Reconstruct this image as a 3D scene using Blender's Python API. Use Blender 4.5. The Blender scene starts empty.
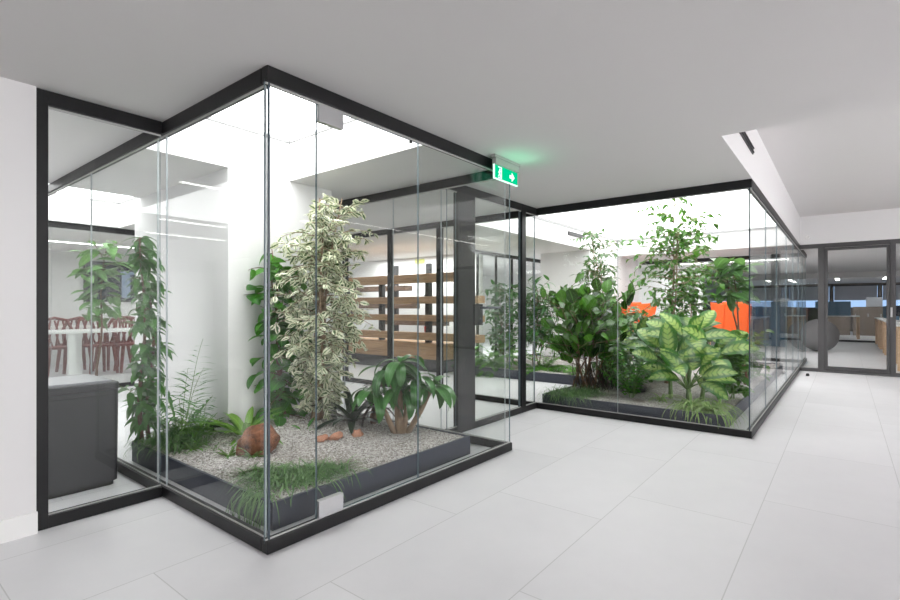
import bpy, math, random
from mathutils import Vector, noise
from math import sin, cos, pi, radians as R, atan2, sqrt

C = bpy.context.scene.collection
SC = 0.78            # metres per layout unit (the survey below is in layout units)
V = Vector

# ------------------------------------------------------------------ materials
def newmat(name):
    m = bpy.data.materials.new(name); m.use_nodes = True
    nt = m.node_tree; nt.nodes.clear()
    out = nt.nodes.new('ShaderNodeOutputMaterial')
    return m, nt, out

def nd(nt, typ, **kw):
    n = nt.nodes.new(typ)
    for k, v in kw.items():
        if k.startswith('i_'):
            key = k[2:]
            key = int(key) if key.isdigit() else key.replace('_', ' ')
            n.inputs[key].default_value = v
        else: setattr(n, k, v)
    return n

def L(nt, a, b): nt.links.new(a, b)

def math_(nt, op, a, b=None, c=None, clamp=False):
    n = nt.nodes.new('ShaderNodeMath'); n.operation = op; n.use_clamp = clamp
    for i, x in enumerate((a, b, c)):
        if x is None: continue
        if isinstance(x, (int, float)): n.inputs[i].default_value = x
        else: nt.links.new(x, n.inputs[i])
    return n.outputs[0]

def mixc(nt, f, a, b, mode='MIX'):
    n = nt.nodes.new('ShaderNodeMix'); n.data_type = 'RGBA'; n.blend_type = mode
    for i, x in ((0, f), (6, a), (7, b)):
        if isinstance(x, (int, float)): n.inputs[i].default_value = x
        elif isinstance(x, tuple): n.inputs[i].default_value = (*x[:3], 1)
        else: nt.links.new(x, n.inputs[i])
    return n.outputs[2]

def pos(nt, scale=1.0):
    g = nt.nodes.new('ShaderNodeNewGeometry')
    v = nt.nodes.new('ShaderNodeVectorMath'); v.operation = 'SCALE'
    v.inputs['Scale'].default_value = scale / SC
    nt.links.new(g.outputs['Position'], v.inputs[0])
    return v.outputs[0]

def simple(name, col, rough=.5, metal=0., spec=.5, var=.0, vscale=6., bump=0., bscale=60., emit=None, es=0.):
    m, nt, out = newmat(name)
    p = nd(nt, 'ShaderNodeBsdfPrincipled', i_Roughness=rough, i_Metallic=metal)
    p.inputs['Specular IOR Level'].default_value = spec
    P = pos(nt)
    n = nd(nt, 'ShaderNodeTexNoise', i_Scale=vscale, i_Detail=4.); L(nt, P, n.inputs['Vector'])
    dark = tuple(c * (1 - var) for c in col); lite = tuple(min(1, c * (1 + var)) for c in col)
    L(nt, mixc(nt, n.outputs[0], dark, lite), p.inputs['Base Color'])
    if bump:
        n2 = nd(nt, 'ShaderNodeTexNoise', i_Scale=bscale, i_Detail=5.); L(nt, P, n2.inputs['Vector'])
        b = nd(nt, 'ShaderNodeBump', i_Strength=bump, i_Distance=.01); L(nt, n2.outputs[0], b.inputs['Height'])
        L(nt, b.outputs[0], p.inputs['Normal'])
    if emit:
        p.inputs['Emission Color'].default_value = (*emit, 1); p.inputs['Emission Strength'].default_value = es
    L(nt, p.outputs[0], out.inputs[0])
    return m

def emission(name, col, s):
    m, nt, out = newmat(name)
    e = nd(nt, 'ShaderNodeEmission', i_Strength=s); e.inputs[0].default_value = (*col, 1)
    L(nt, e.outputs[0], out.inputs[0]); return m

def glass(name, tint=(.982, .992, .986), gain=.55):
    m, nt, out = newmat(name)
    g = nt.nodes.new('ShaderNodeNewGeometry')
    ior = math_(nt, 'MULTIPLY_ADD', g.outputs['Backfacing'], 1/1.5 - 1.5, 1.5)
    f = nt.nodes.new('ShaderNodeFresnel'); L(nt, ior, f.inputs['IOR'])
    fac = math_(nt, 'MULTIPLY', f.outputs[0], gain, clamp=True)
    t = nd(nt, 'ShaderNodeBsdfTransparent'); t.inputs[0].default_value = (*tint, 1)
    gl = nd(nt, 'ShaderNodeBsdfAnisotropic', i_Roughness=0.0)
    mx = nt.nodes.new('ShaderNodeMixShader')
    L(nt, fac, mx.inputs[0]); L(nt, t.outputs[0], mx.inputs[1]); L(nt, gl.outputs[0], mx.inputs[2])
    L(nt, mx.outputs[0], out.inputs[0]); return m

def floor_mat():
    m, nt, out = newmat('stone_tile')
    P = pos(nt)
    s = nt.nodes.new('ShaderNodeSeparateXYZ'); L(nt, P, s.inputs[0])
    TV, TU = .777, 1.54
    r = math_(nt, 'DIVIDE', math_(nt, 'SUBTRACT', s.outputs[1], .45), TV)
    row = math_(nt, 'FLOOR', r); fr = math_(nt, 'SUBTRACT', r, row)
    q = math_(nt, 'DIVIDE', math_(nt, 'ADD', math_(nt, 'SUBTRACT', s.outputs[0], 3.62), math_(nt, 'MULTIPLY', row, .5133)), TU)
    col = math_(nt, 'FLOOR', q); fq = math_(nt, 'SUBTRACT', q, col)
    du = math_(nt, 'MULTIPLY', math_(nt, 'MINIMUM', fq, math_(nt, 'SUBTRACT', 1., fq)), TU)
    dv = math_(nt, 'MULTIPLY', math_(nt, 'MINIMUM', fr, math_(nt, 'SUBTRACT', 1., fr)), TV)
    joint = math_(nt, 'LESS_THAN', math_(nt, 'MINIMUM', du, dv), .0028)
    cv = nt.nodes.new('ShaderNodeCombineXYZ'); L(nt, row, cv.inputs[0]); L(nt, col, cv.inputs[1])
    w = nt.nodes.new('ShaderNodeTexWhiteNoise'); w.noise_dimensions = '3D'; L(nt, cv.outputs[0], w.inputs[0])
    off = nt.nodes.new('ShaderNodeVectorMath'); off.operation = 'MULTIPLY_ADD'
    L(nt, w.outputs['Color'], off.inputs[0]); off.inputs[1].default_value = (20, 20, 20); L(nt, P, off.inputs[2])
    n = nd(nt, 'ShaderNodeTexNoise', i_Scale=1.3, i_Detail=7., i_Roughness=.6); L(nt, off.outputs[0], n.inputs['Vector'])
    n2 = nd(nt, 'ShaderNodeTexNoise', i_Scale=9., i_Detail=6.); L(nt, off.outputs[0], n2.inputs['Vector'])
    a = mixc(nt, n.outputs[0], (.63, .625, .645), (.78, .772, .79))
    a = mixc(nt, math_(nt, 'MULTIPLY', n2.outputs[0], .35), a, (.80, .79, .805))
    tone = math_(nt, 'MULTIPLY_ADD', w.outputs['Value'], .05, .975)
    tn = nt.nodes.new('ShaderNodeCombineColor')
    for i in range(3): L(nt, tone, tn.inputs[i])
    a = mixc(nt, 1.0, a, tn.outputs[0], 'MULTIPLY')
    a = mixc(nt, math_(nt, 'MULTIPLY', joint, .5), a, (.36, .36, .35))
    p = nd(nt, 'ShaderNodeBsdfPrincipled'); L(nt, a, p.inputs['Base Color'])
    L(nt, math_(nt, 'MULTIPLY_ADD', n2.outputs[0], .25, .3), p.inputs['Roughness'])
    p.inputs['Specular IOR Level'].default_value = .35
    L(nt, p.outputs[0], out.inputs[0]); return m

def gravel_mat():
    m, nt, out = newmat('gravel')
    P = pos(nt)
    v = nd(nt, 'ShaderNodeTexVoronoi', i_Scale=75.); L(nt, P, v.inputs['Vector'])
    sp = nt.nodes.new('ShaderNodeSeparateColor'); L(nt, v.outputs['Color'], sp.inputs[0])
    n = nd(nt, 'ShaderNodeTexNoise', i_Scale=2.2, i_Detail=5.); L(nt, P, n.inputs['Vector'])
    ra = nt.nodes.new('ShaderNodeValToRGB'); L(nt, sp.outputs[0], ra.inputs[0])
    e = ra.color_ramp.elements; e[0].color = (.17, .15, .14, 1); e[1].color = (.70, .68, .66, 1)
    e2 = ra.color_ramp.elements.new(.35); e2.color = (.42, .39, .365, 1)
    dirt = math_(nt, 'MULTIPLY', math_(nt, 'SUBTRACT', n.outputs[0], .48), 3.2, clamp=True)
    c = mixc(nt, dirt, ra.outputs[0], (.23, .19, .155))
    p = nd(nt, 'ShaderNodeBsdfPrincipled', i_Roughness=.9); L(nt, c, p.inputs['Base Color'])
    b = nd(nt, 'ShaderNodeBump', i_Strength=.9, i_Distance=.012); b.invert = True
    L(nt, v.outputs['Distance'], b.inputs['Height']); L(nt, b.outputs[0], p.inputs['Normal'])
    L(nt, p.outputs[0], out.inputs[0]); return m

def pebble_mat():
    m, nt, out = newmat('pebble')
    at = nd(nt, 'ShaderNodeAttribute', attribute_name='rnd')
    ra = nt.nodes.new('ShaderNodeValToRGB'); L(nt, at.outputs['Fac'], ra.inputs[0])
    e = ra.color_ramp.elements; e[0].color = (.22, .19, .17, 1); e[1].color = (.74, .72, .70, 1)
    e2 = ra.color_ramp.elements.new(.4); e2.color = (.45, .42, .39, 1)
    p = nd(nt, 'ShaderNodeBsdfPrincipled', i_Roughness=.85); L(nt, ra.outputs[0], p.inputs['Base Color'])
    L(nt, p.outputs[0], out.inputs[0]); return m

def leaf_mat(name, c1, c2, style='plain', alt=(.75, .8, .55), rough=.38, trans=.3, rib=.35, spec=.5):
    m, nt, out = newmat(name)
    uv = nt.nodes.new('ShaderNodeUVMap'); uv.uv_map = 'uv'
    s = nt.nodes.new('ShaderNodeSeparateXYZ'); L(nt, uv.outputs[0], s.inputs[0])
    at = nd(nt, 'ShaderNodeAttribute', attribute_name='rnd')
    x = math_(nt, 'MULTIPLY', math_(nt, 'ABSOLUTE', math_(nt, 'SUBTRACT', s.outputs[0], .5)), 2.)
    y = s.outputs[1]
    base = mixc(nt, at.outputs['Fac'], c1, c2)
    P = pos(nt, 1.)
    if style == 'margin':
        n = nd(nt, 'ShaderNodeTexNoise', i_Scale=45., i_Detail=2.); L(nt, P, n.inputs['Vector'])
        th = math_(nt, 'ADD', math_(nt, 'MULTIPLY_ADD', n.outputs[0], .8, -.02), math_(nt, 'MULTIPLY', at.outputs['Fac'], -.22))
        f = math_(nt, 'MULTIPLY', math_(nt, 'SUBTRACT', x, th), 8., clamp=True)
        base = mixc(nt, f, base, alt)
    elif style == 'feather':      # cream centre with green veins and margin
        n = nd(nt, 'ShaderNodeTexNoise', i_Scale=28., i_Detail=3.); L(nt, P, n.inputs['Vector'])
        lim = math_(nt, 'SUBTRACT', .80, math_(nt, 'MULTIPLY', n.outputs[0], .25))
        f = math_(nt, 'MULTIPLY', math_(nt, 'SUBTRACT', lim, x), 3.2, clamp=True)
        vein = math_(nt, 'SINE', math_(nt, 'MULTIPLY', math_(nt, 'SUBTRACT', y, math_(nt, 'MULTIPLY', x, .16)), 44.))
        vf = math_(nt, 'MULTIPLY', math_(nt, 'SUBTRACT', math_(nt, 'MULTIPLY_ADD', x, .7, vein), .55), 1.2, clamp=True)
        f = math_(nt, 'MULTIPLY', f, math_(nt, 'SUBTRACT', 1., vf))
        base = mixc(nt, math_(nt, 'MULTIPLY', f, math_(nt, 'MULTIPLY_ADD', at.outputs['Fac'], .6, .35)), base, alt)
    elif style == 'stripe':
        f = math_(nt, 'MULTIPLY', math_(nt, 'SUBTRACT', x, .6), 8., clamp=True)
        base = mixc(nt, f, base, alt)
    if rib:
        f = math_(nt, 'LESS_THAN', x, .07)
        base = mixc(nt, math_(nt, 'MULTIPLY', f, rib), base, tuple(min(1, c * 2.2 + .05) for c in c2))
    p = nd(nt, 'ShaderNodeBsdfPrincipled', i_Roughness=rough); L(nt, base, p.inputs['Base Color'])
    p.inputs['Specular IOR Level'].default_value = spec
    t = nt.nodes.new('ShaderNodeBsdfTranslucent'); L(nt, mixc(nt, .2, base, (.22, .38, .04)), t.inputs[0])
    mx = nt.nodes.new('ShaderNodeMixShader'); mx.inputs[0].default_value = trans
    L(nt, p.outputs[0], mx.inputs[1]); L(nt, t.outputs[0], mx.inputs[2]); L(nt, mx.outputs[0], out.inputs[0])
    return m

def wood_mat(name, c1, c2, sc=5.):
    m, nt, out = newmat(name)
    P = pos(nt)
    mp = nt.nodes.new('ShaderNodeMapping'); mp.inputs['Scale'].default_value = (2., .25, 6.); L(nt, P, mp.inputs[0])
    n = nd(nt, 'ShaderNodeTexNoise', i_Scale=sc, i_Detail=8., i_Distortion=1.2); L(nt, mp.outputs[0], n.inputs['Vector'])
    ra = nt.nodes.new('ShaderNodeValToRGB'); L(nt, n.outputs[0], ra.inputs[0])
    e = ra.color_ramp.elements; e[0].position = .3; e[1].position = .72; e[0].color = (*c1, 1); e[1].color = (*c2, 1)
    p = nd(nt, 'ShaderNodeBsdfPrincipled', i_Roughness=.55); L(nt, ra.outputs[0], p.inputs['Base Color'])
    L(nt, p.outputs[0], out.inputs[0]); return m

def rock_mat():
    m, nt, out = newmat('rust_rock')
    P = pos(nt)
    n = nd(nt, 'ShaderNodeTexNoise', i_Scale=14., i_Detail=9., i_Roughness=.7); L(nt, P, n.inputs['Vector'])
    ra = nt.nodes.new('ShaderNodeValToRGB'); L(nt, n.outputs[0], ra.inputs[0])
    e = ra.color_ramp.elements; e[0].position = .35; e[1].position = .68; e[0].color = (.04, .018, .012, 1); e[1].color = (.34, .15, .075, 1)
    e2 = ra.color_ramp.elements.new(.5); e2.color = (.22, .085, .04, 1)
    p = nd(nt, 'ShaderNodeBsdfPrincipled', i_Roughness=.8); L(nt, ra.outputs[0], p.inputs['Base Color'])
    b = nd(nt, 'ShaderNodeBump', i_Strength=.8, i_Distance=.03); L(nt, n.outputs[0], b.inputs['Height']); L(nt, b.outputs[0], p.inputs['Normal'])
    L(nt, p.outputs[0], out.inputs[0]); return m

M = {}
M['paint'] = simple('white_paint', (.76, .752, .755), .6, var=.01, vscale=1.5)
M['ceil'] = simple('ceiling_paint', (.70, .685, .68), .75, var=.012, vscale=1.2)
M['floor'] = floor_mat()
M['gravel'] = gravel_mat(); M['pebble'] = pebble_mat()
M['black'] = simple('black_metal', (.012, .012, .013), .4, .0, spec=.3, var=.1)
M['jamb'] = simple('charcoal_panel', (.032, .031, .034), .5, spec=.3, var=.08)
M['frameg'] = simple('grey_frame_metal', (.062, .060, .062), .5, var=.06)
M['seal'] = simple('dark_corner_seal', (.045, .065, .085), .35)
M['skyframe'] = simple('skylight_frame', (.30, .30, .30), .6)
M['railgrey'] = simple('grey_sign_housing', (.30, .30, .29), .5)
M['anth'] = simple('anthracite_metal', (.042, .047, .068), .42, 0., var=.06)
M['steel'] = simple('brushed_steel', (.55, .55, .56), .35, .8, var=.05)
M['glass'] = glass('clear_glass')
M['glassg'] = glass('greenish_glass', (.95, .985, .965))
M['edge'] = simple('glass_edge', (.17, .225, .25), .25, var=.15)
M['edgel'] = simple('glass_edge_light', (.42, .46, .48), .3, var=.1)
M['sky'] = emission('opal_skylight', (1., 1., 1.), 5.6)
M['sky2'] = emission('opal_skylight_far', (1., 1., 1.), 3.9)
M['lamp'] = emission('led_diffuser', (1., .98, .95), 9.)
M['window'] = emission('daylit_window', (1., .98, .985), 5.5)
M['window_fill'] = emission('added_window_glow', (1., .98, .99), 17.5)  # glow of the unseen window added on the right
M['win2'] = emission('blue_daylight', (.35, .52, .85), 1.1)
M['wood'] = wood_mat('aged_timber', (.24, .125, .06), (.56, .35, .19))
M['oak'] = wood_mat('oak', (.50, .32, .19), (.68, .47, .30))
M['dkwood'] = wood_mat('dark_timber', (.05, .032, .024), (.16, .10, .07))
M['redwood'] = simple('red_stained_wood', (.17, .014, .006), .4, var=.25, vscale=12)
M['white'] = simple('white_laminate', (.85, .85, .84), .3, var=.01)
M['bin'] = simple('dark_grey_plastic', (.040, .039, .044), .42, var=.06, vscale=14)
M['binlid'] = simple('grey_plastic_lid', (.24, .24, .26), .35, var=.05)
M['blackp'] = simple('black_plastic', (.02, .02, .02), .4)
M['orange'] = simple('orange_upholstery', (.86, .115, .012), .75, var=.05, bump=.2, bscale=200)
M['blue'] = simple('blue_felt', (.055, .14, .23), .9, var=.1, bump=.2, bscale=200)
M['blue2'] = simple('light_blue_felt', (.16, .28, .42), .9, var=.08)
M['felt'] = simple('grey_felt', (.17, .165, .17), .95, var=.15, vscale=30, bump=.4, bscale=120)
M['cab'] = simple('taupe_cabinet', (.21, .165, .135), .5, var=.1)
M['blind'] = simple('grey_blind', (.52, .53, .58), .8, var=.03)
M['screen'] = simple('black_screen', (.012, .018, .03), .12)
M['scr2'] = simple('lit_screen', (.02, .03, .05), .2, emit=(.35, .45, .62), es=.45)
M['green'] = emission('exit_green', (.0, .55, .25), 1.0)
M['signw'] = emission('exit_white', (.62, 1., .82), 1.4)
M['alu'] = simple('light_grey_aluminium', (.5, .5, .49), .4, .3, var=.03)
M['rock'] = rock_mat()
M['terra'] = simple('terracotta_stone', (.45, .22, .14), .8, var=.4, vscale=20, bump=.5, bscale=30)
M['bark'] = simple('pale_bark', (.30, .21, .14), .8, var=.4, vscale=35, bump=.6, bscale=50)
M['bark2'] = simple('brown_bark', (.16, .09, .055), .85, var=.4, vscale=35, bump=.6, bscale=50)
M['stemg'] = simple('green_stem', (.13, .22, .06), .5, var=.25, vscale=15)
M['yellow'] = simple('yellow_paper', (.66, .68, .25), .8)
M['red'] = simple('red_plastic', (.55, .03, .03), .4)
M['ficusv'] = leaf_mat('variegated_leaf', (.045, .105, .03), (.09, .17, .055), 'margin', (.84, .84, .66), .4, .28, .2)
M['pothos'] = leaf_mat('pothos_leaf', (.035, .16, .025), (.10, .33, .04), rough=.3, trans=.38, rib=.3)
M['drac'] = leaf_mat('dracaena_leaf', (.025, .105, .022), (.055, .20, .035), rough=.3, trans=.25)
M['dark'] = leaf_mat('dark_leaf', (.010, .022, .014), (.028, .045, .024), rough=.35, trans=.12, rib=.2)
M['purple'] = leaf_mat('purple_leaf', (.030, .018, .020), (.06, .035, .035), rough=.4, trans=.15, rib=.2)
M['nest'] = leaf_mat('nest_fern_leaf', (.09, .23, .03), (.22, .42, .06), rough=.35, trans=.4)
M['fern'] = leaf_mat('fern_leaf', (.06, .19, .03), (.16, .38, .06), rough=.5, trans=.4, rib=0)
M['aspar'] = leaf_mat('asparagus_leaf', (.08, .24, .03), (.20, .44, .06), rough=.5, trans=.4, rib=0)
M['grass'] = leaf_mat('grass_leaf', (.075, .18, .06), (.22, .38, .14), rough=.45, trans=.3, rib=0)
M['wax'] = leaf_mat('waxy_leaf', (.008, .028, .009), (.075, .22, .025), rough=.26, trans=.3, rib=.4)
M['feather'] = leaf_mat('dieffenbachia_leaf', (.025, .11, .018), (.06, .23, .025), 'feather', (.56, .72, .20), .33, .30, .3)
M['zz'] = leaf_mat('zz_leaf', (.03, .16, .02), (.10, .36, .035), rough=.25, trans=.3)
M['spider'] = leaf_mat('spider_leaf', (.12, .28, .05), (.22, .42, .10), 'stripe', (.62, .70, .34), .4, .4, 0)
M['fic'] = leaf_mat('ficus_leaf', (.04, .13, .022), (.11, .29, .035), rough=.3, trans=.34, rib=.2)
M['fic2'] = leaf_mat('pale_ficus_leaf', (.045, .12, .035), (.11, .23, .07), rough=.35, trans=.32, rib=.2)
M['palm'] = leaf_mat('palm_leaf', (.04, .14, .03), (.09, .26, .05), rough=.4, trans=.3, rib=0)
M['fiddle'] = leaf_mat('broad_leaf', (.06, .16, .045), (.13, .28, .08), rough=.3, trans=.35, rib=.5)

# ------------------------------------------------------------------ mesh builder
class MB:
    def __init__(s): s.v = []; s.f = []; s.m = []; s.uv = []; s.r = []
    def add(s, vs, fs, mi=0, uvs=None, rnd=.5):
        b = len(s.v); s.v += [tuple(p) for p in vs]
        s.r += [rnd] * len(vs)
        s.uv += uvs if uvs else [(.5, .5)] * len(vs)
        for f in fs: s.f.append(tuple(i + b for i in f)); s.m.append(mi)
        return s
    def box(s, x0, y0, z0, x1, y1, z1, mi=0, bev=0, edge=None, axis=None):
        vs = [(x0,y0,z0),(x1,y0,z0),(x1,y1,z0),(x0,y1,z0),(x0,y0,z1),(x1,y0,z1),(x1,y1,z1),(x0,y1,z1)]
        fs = [(3,2,1,0),(4,5,6,7),(0,1,5,4),(2,3,7,6),(1,2,6,5),(3,0,4,7)]
        b = len(s.v); s.add(vs, fs, mi)
        if edge is not None:     # pane: faces not facing the thin axis get the edge material
            n = len(s.m) - 6
            for k, ax in enumerate('zzyyxx'):
                if ax != axis: s.m[n + k] = edge
        return s
    def cbox(s, c, h, ax=None, mi=0):   # oriented box: centre, half sizes, 3 axes
        ax = ax or (V((1,0,0)), V((0,1,0)), V((0,0,1))); c = V(c); vs = []
        for k in range(8):
            sx, sy, sz = (1 if k in (1,2,5,6) else -1), (1 if k in (2,3,6,7) else -1), (1 if k > 3 else -1)
            vs.append(c + ax[0]*h[0]*sx + ax[1]*h[1]*sy + ax[2]*h[2]*sz)
        return s.add(vs, [(3,2,1,0),(4,5,6,7),(0,1,5,4),(2,3,7,6),(1,2,6,5),(3,0,4,7)], mi)
    def rbox(s, x0, y0, z0, x1, y1, z1, r=.05, n=4, mi=0, top=0., taper=0.):
        """box with rounded vertical edges and optional rounded top"""
        pts = []
        for cx, cy, a0 in ((x1-r, y1-r, 0), (x0+r, y1-r, 90), (x0+r, y0+r, 180), (x1-r, y0+r, 270)):
            for k in range(n+1):
                a = R(a0 + 90*k/n); pts.append((cx + r*cos(a), cy + r*sin(a)))
        N = len(pts); mx, my = (x0+x1)/2, (y0+y1)/2
        rings = [(z0, 1-taper)]
        if top:
            for k in range(4): a = pi/2*k/3; rings.append((z1-top+top*sin(a), 1 - (1-cos(a))*top/min(x1-x0, y1-y0)*2))
        else: rings.append((z1, 1))
        vs = []; fs = []
        for z, q in rings: vs += [(mx+(x-mx)*q, my+(y-my)*q, z) for x, y in pts]
        for k in range(len(rings)-1):
            for i in range(N):
                j = (i+1) % N; fs.append((k*N+i, k*N+j, (k+1)*N+j, (k+1)*N+i))
        fs.append(tuple(range(N-1, -1, -1))); fs.append(tuple((len(rings)-1)*N+i for i in range(N)))
        return s.add(vs, fs, mi)
    def tube(s, pts, rads, n=6, mi=0, rnd=.5, cap=True):
        pts = [V(p) for p in pts]
        if not isinstance(rads, (list, tuple)): rads = [rads]*len(pts)
        vs = []; fs = []; up = None
        for i, p in enumerate(pts):
            d = (pts[min(i+1, len(pts)-1)] - pts[max(i-1, 0)])
            d = d.normalized() if d.length > 1e-9 else V((0,0,1))
            if up is None: up = V((1,0,0)) if abs(d.x) < .8 else V((0,1,0))
            a = d.cross(up); a = a.normalized() if a.length > 1e-6 else d.orthogonal().normalized()
            up = a.cross(d); b = up
            for k in range(n):
                t = 2*pi*k/n; vs.append(p + (a*cos(t) + b*sin(t))*rads[i])
        for i in range(len(pts)-1):
            for k in range(n):
                j = (k+1) % n; fs.append((i*n+k, i*n+j, (i+1)*n+j, (i+1)*n+k))
        if cap: fs += [tuple(range(n-1,-1,-1)), tuple((len(pts)-1)*n+k for k in range(n))]
        return s.add(vs, fs, mi, rnd=rnd)
    def leaf(s, P, D, Ln, W, prof='oval', droop=.3, fold=.15, n=4, rnd=.5, side=None, wave=0.):
        P = V(P); D = V(D).normalized()
        if side is None:
            side = D.cross(V((0,0,1)))
            side = side.normalized() if side.length > 1e-3 else V((1,0,0))
        vs = []; uvs = []; step = Ln/n; cols = 3
        for i in range(n+1):
            t = i/n
            w = PROF[prof](t)*W*.5
            N = side.cross(D).normalized()
            if N.z < 0 and prof != 'strap': pass
            wv = wave*W*sin(t*9+rnd*20)
            vs += [P - side*w + N*(fold*w + wv), P.copy(), P + side*w + N*(fold*w - wv)]
            uvs += [(0., t), (.5, t), (1., t)]
            ax = side
            ang = -droop/n
            D = (D*cos(ang) + ax.cross(D)*sin(ang)).normalized() if True else D
            if D.z < -.97: D = V((D.x, D.y, -.97)).normalized()
            P = P + D*step
        fs = []
        for i in range(n):
            a = i*3; fs += [(a, a+1, a+4, a+3), (a+1, a+2, a+5, a+4)]
        return s.add(vs, fs, 0, uvs, rnd)
    def blob(s, c, r, seed=0, amp=.2, n=10, m=14, sq=(1,1,1), mi=0, freq=1.5, rnd=.5):
        vs = []; fs = []
        for i in range(n+1):
            th = pi*i/n
            for k in range(m):
                ph = 2*pi*k/m; d = V((sin(th)*cos(ph), sin(th)*sin(ph), cos(th)))
                q = 1 + amp*noise.noise(d*freq + V((seed, seed*1.7, 0)))*2
                vs.append(V(c) + V((d.x*r*sq[0]*q, d.y*r*sq[1]*q, d.z*r*sq[2]*q)))
        for i in range(n):
            for k in range(m):
                j = (k+1) % m; fs.append((i*m+k, (i+1)*m+k, (i+1)*m+j, i*m+j))
        return s.add(vs, fs, mi, rnd=rnd)
    def build(s, name, mats, parent=None, smooth=False, bevel=0., struct=False):
        me = bpy.data.meshes.new(name)
        o0 = V((0,0,0))
        if parent is not None: o0 = V(parent['_o']) if '_o' in parent else o0
        elif not struct and s.v:
            xs = [p[0] for p in s.v]; ys = [p[1] for p in s.v]; zs = [p[2] for p in s.v]
            o0 = V(((min(xs)+max(xs))/2, (min(ys)+max(ys))/2, min(zs)))
        me.from_pydata([((x-o0.x)*SC, (y-o0.y)*SC, (z-o0.z)*SC) for x, y, z in s.v], [], s.f)
        for m in (mats if isinstance(mats, (list, tuple)) else [mats]): me.materials.append(M[m])
        me.polygons.foreach_set('material_index', s.m)
        if smooth: me.polygons.foreach_set('use_smooth', [True]*len(s.f))
        uvl = me.uv_layers.new(name='uv')
        flat = []
        for l in me.loops: flat += s.uv[l.vertex_index]
        uvl.data.foreach_set('uv', flat)
        at = me.attributes.new('rnd', 'FLOAT', 'POINT'); at.data.foreach_set('value', s.r)
        me.update()
        o = bpy.data.objects.new(name, me); C.objects.link(o)
        if bevel:
            b = o.modifiers.new('bevel', 'BEVEL'); b.width = bevel*SC; b.segments = 2; b.limit_method = 'ANGLE'
        if parent is not None:
            o.parent = parent
            o['_o'] = tuple(o0)
        else:
            o.location = o0*SC; o['_o'] = tuple(o0)
        return o

PROF = {
    'oval': lambda t: max(.03, sin(pi*min(1, t*.96+.04))**.75),
    'round': lambda t: max(.04, sin(pi*min(1, t*.97+.03))**.5),
    'lance': lambda t: max(.04, (sin(pi*t**.62))**.9 if 0 < t < 1 else .04),
    'heart': lambda t: max(.03, (1-t)**.6*min(1, .55+t*3.0)) if t > 0 else .35,
    'strap': lambda t: max(.06, min(1, t*6+.35)*(1-t**5)**.9) if t < 1 else .03,
    'blade': lambda t: max(.08, 1-t**2),
    'ov2': lambda t: max(.03, sin(pi*t**.8)**.7) if 0 < t < 1 else .05,
}

def tag(o, label=None, cat=None, group=None, kind=None):
    if label: o['label'] = label
    if cat: o['category'] = cat
    if group: o['group'] = group
    if kind: o['kind'] = kind
    return o

def thing(name, label, cat, loc=(0,0,0), group=None, kind=None):
    o = bpy.data.objects.new(name, None); C.objects.link(o); o.empty_display_size = .1
    o['_o'] = tuple(loc); o.location = V(loc)*SC
    return tag(o, label, cat, group, kind)

def struct(name, mb, mats, label=None, bevel=0.):
    o = mb.build(name, mats, None, struct=True, bevel=bevel); return tag(o, label, None, None, 'structure')

def sthing(name, label, loc=(0,0,0)):
    o = thing(name, label, None, loc); o['kind'] = 'structure'; return o

def dup(root, loc, rotz=0., label=None, sub=True):
    r = root.copy(); C.objects.link(r); r.location = V(loc)*SC; r.rotation_euler = (0,0,rotz); r['_o'] = tuple(loc)
    if label: r['label'] = label
    for ch in [o for o in bpy.data.objects if o.parent == root]:
        c = ch.copy(); C.objects.link(c); c.parent = r
        for g in [o for o in bpy.data.objects if o.parent == ch]:
            d = g.copy(); C.objects.link(d); d.parent = c
    return r

H = 2.70; HS = 3.13; HR = 3.30
# ------------------------------------------------------------------ setting
mb = MB(); mb.box(-7, -9, -.10, 38, 15.2, 0); struct('floor', mb, 'floor', 'large light grey stone tiles laid in staggered rows')

# ceiling slab as solid cells around the openings
holes = [(1.60, 2.56, 3.07, 4.607), (1.0, 6.74, 3.09, 9.55), (6.06, .83, 12.89, 4.665)]
recess = (4.356, -7.0, 13.035, .754)
us = sorted({-7, 38, *[h[0] for h in holes], *[h[2] for h in holes], recess[0], recess[2]})
vs_ = sorted({-9, 15.2, *[h[1] for h in holes], *[h[3] for h in holes], recess[1], recess[3]})
def kindat(u, v):
    for h in holes:
        if h[0] < u < h[2] and h[1] < v < h[3]: return 1
    if recess[0] < u < recess[2] and recess[1] < v < recess[3]: return 2
    return 0
mb = MB(); TOP = 3.5
nu, nv = len(us)-1, len(vs_)-1
K = [[kindat((us[i]+us[i+1])/2, (vs_[j]+vs_[j+1])/2) for j in range(nv)] for i in range(nu)]
zb = {0: H, 1: HS, 2: HR}
for i in range(nu):
    for j in range(nv):
        a, b, c, d = us[i], vs_[j], us[i+1], vs_[j+1]; k = K[i][j]
        if k != 1: mb.add([(a,b,zb[k]),(a,d,zb[k]),(c,d,zb[k]),(c,b,zb[k])], [(0,1,2,3)], 0)
        mb.add([(a,b,TOP),(c,b,TOP),(c,d,TOP),(a,d,TOP)], [(0,1,2,3)], 1)
        for (i2, j2, p, q) in ((i+1, j, (c,b), (c,d)), (i, j+1, (c,d), (a,d))):
            k2 = K[i2][j2] if i2 < nu and j2 < nv else None
            if k2 is None or k2 == k: continue
            z0, z1 = sorted((zb[k], zb[k2]))
            mb.add([(*p, z0), (*q, z0), (*q, z1), (*p, z1)], [(0,1,2,3)], 1)
struct('ceiling', mb, ['ceil', 'paint'], 'pale flat ceiling with square cut skylight openings')
for k, h in enumerate(holes):
    m2 = MB(); m2.box(h[0], h[1], HS, h[2], h[3], HS+.03)
    struct('window_%d' % (20+k), m2, ('sky', 'sky', 'sky2')[k], ('bright skylight over the near planted glass box', 'bright skylight beyond the near glass box, above the back rooms', 'bright skylight over the far planted glass box')[k])

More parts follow.
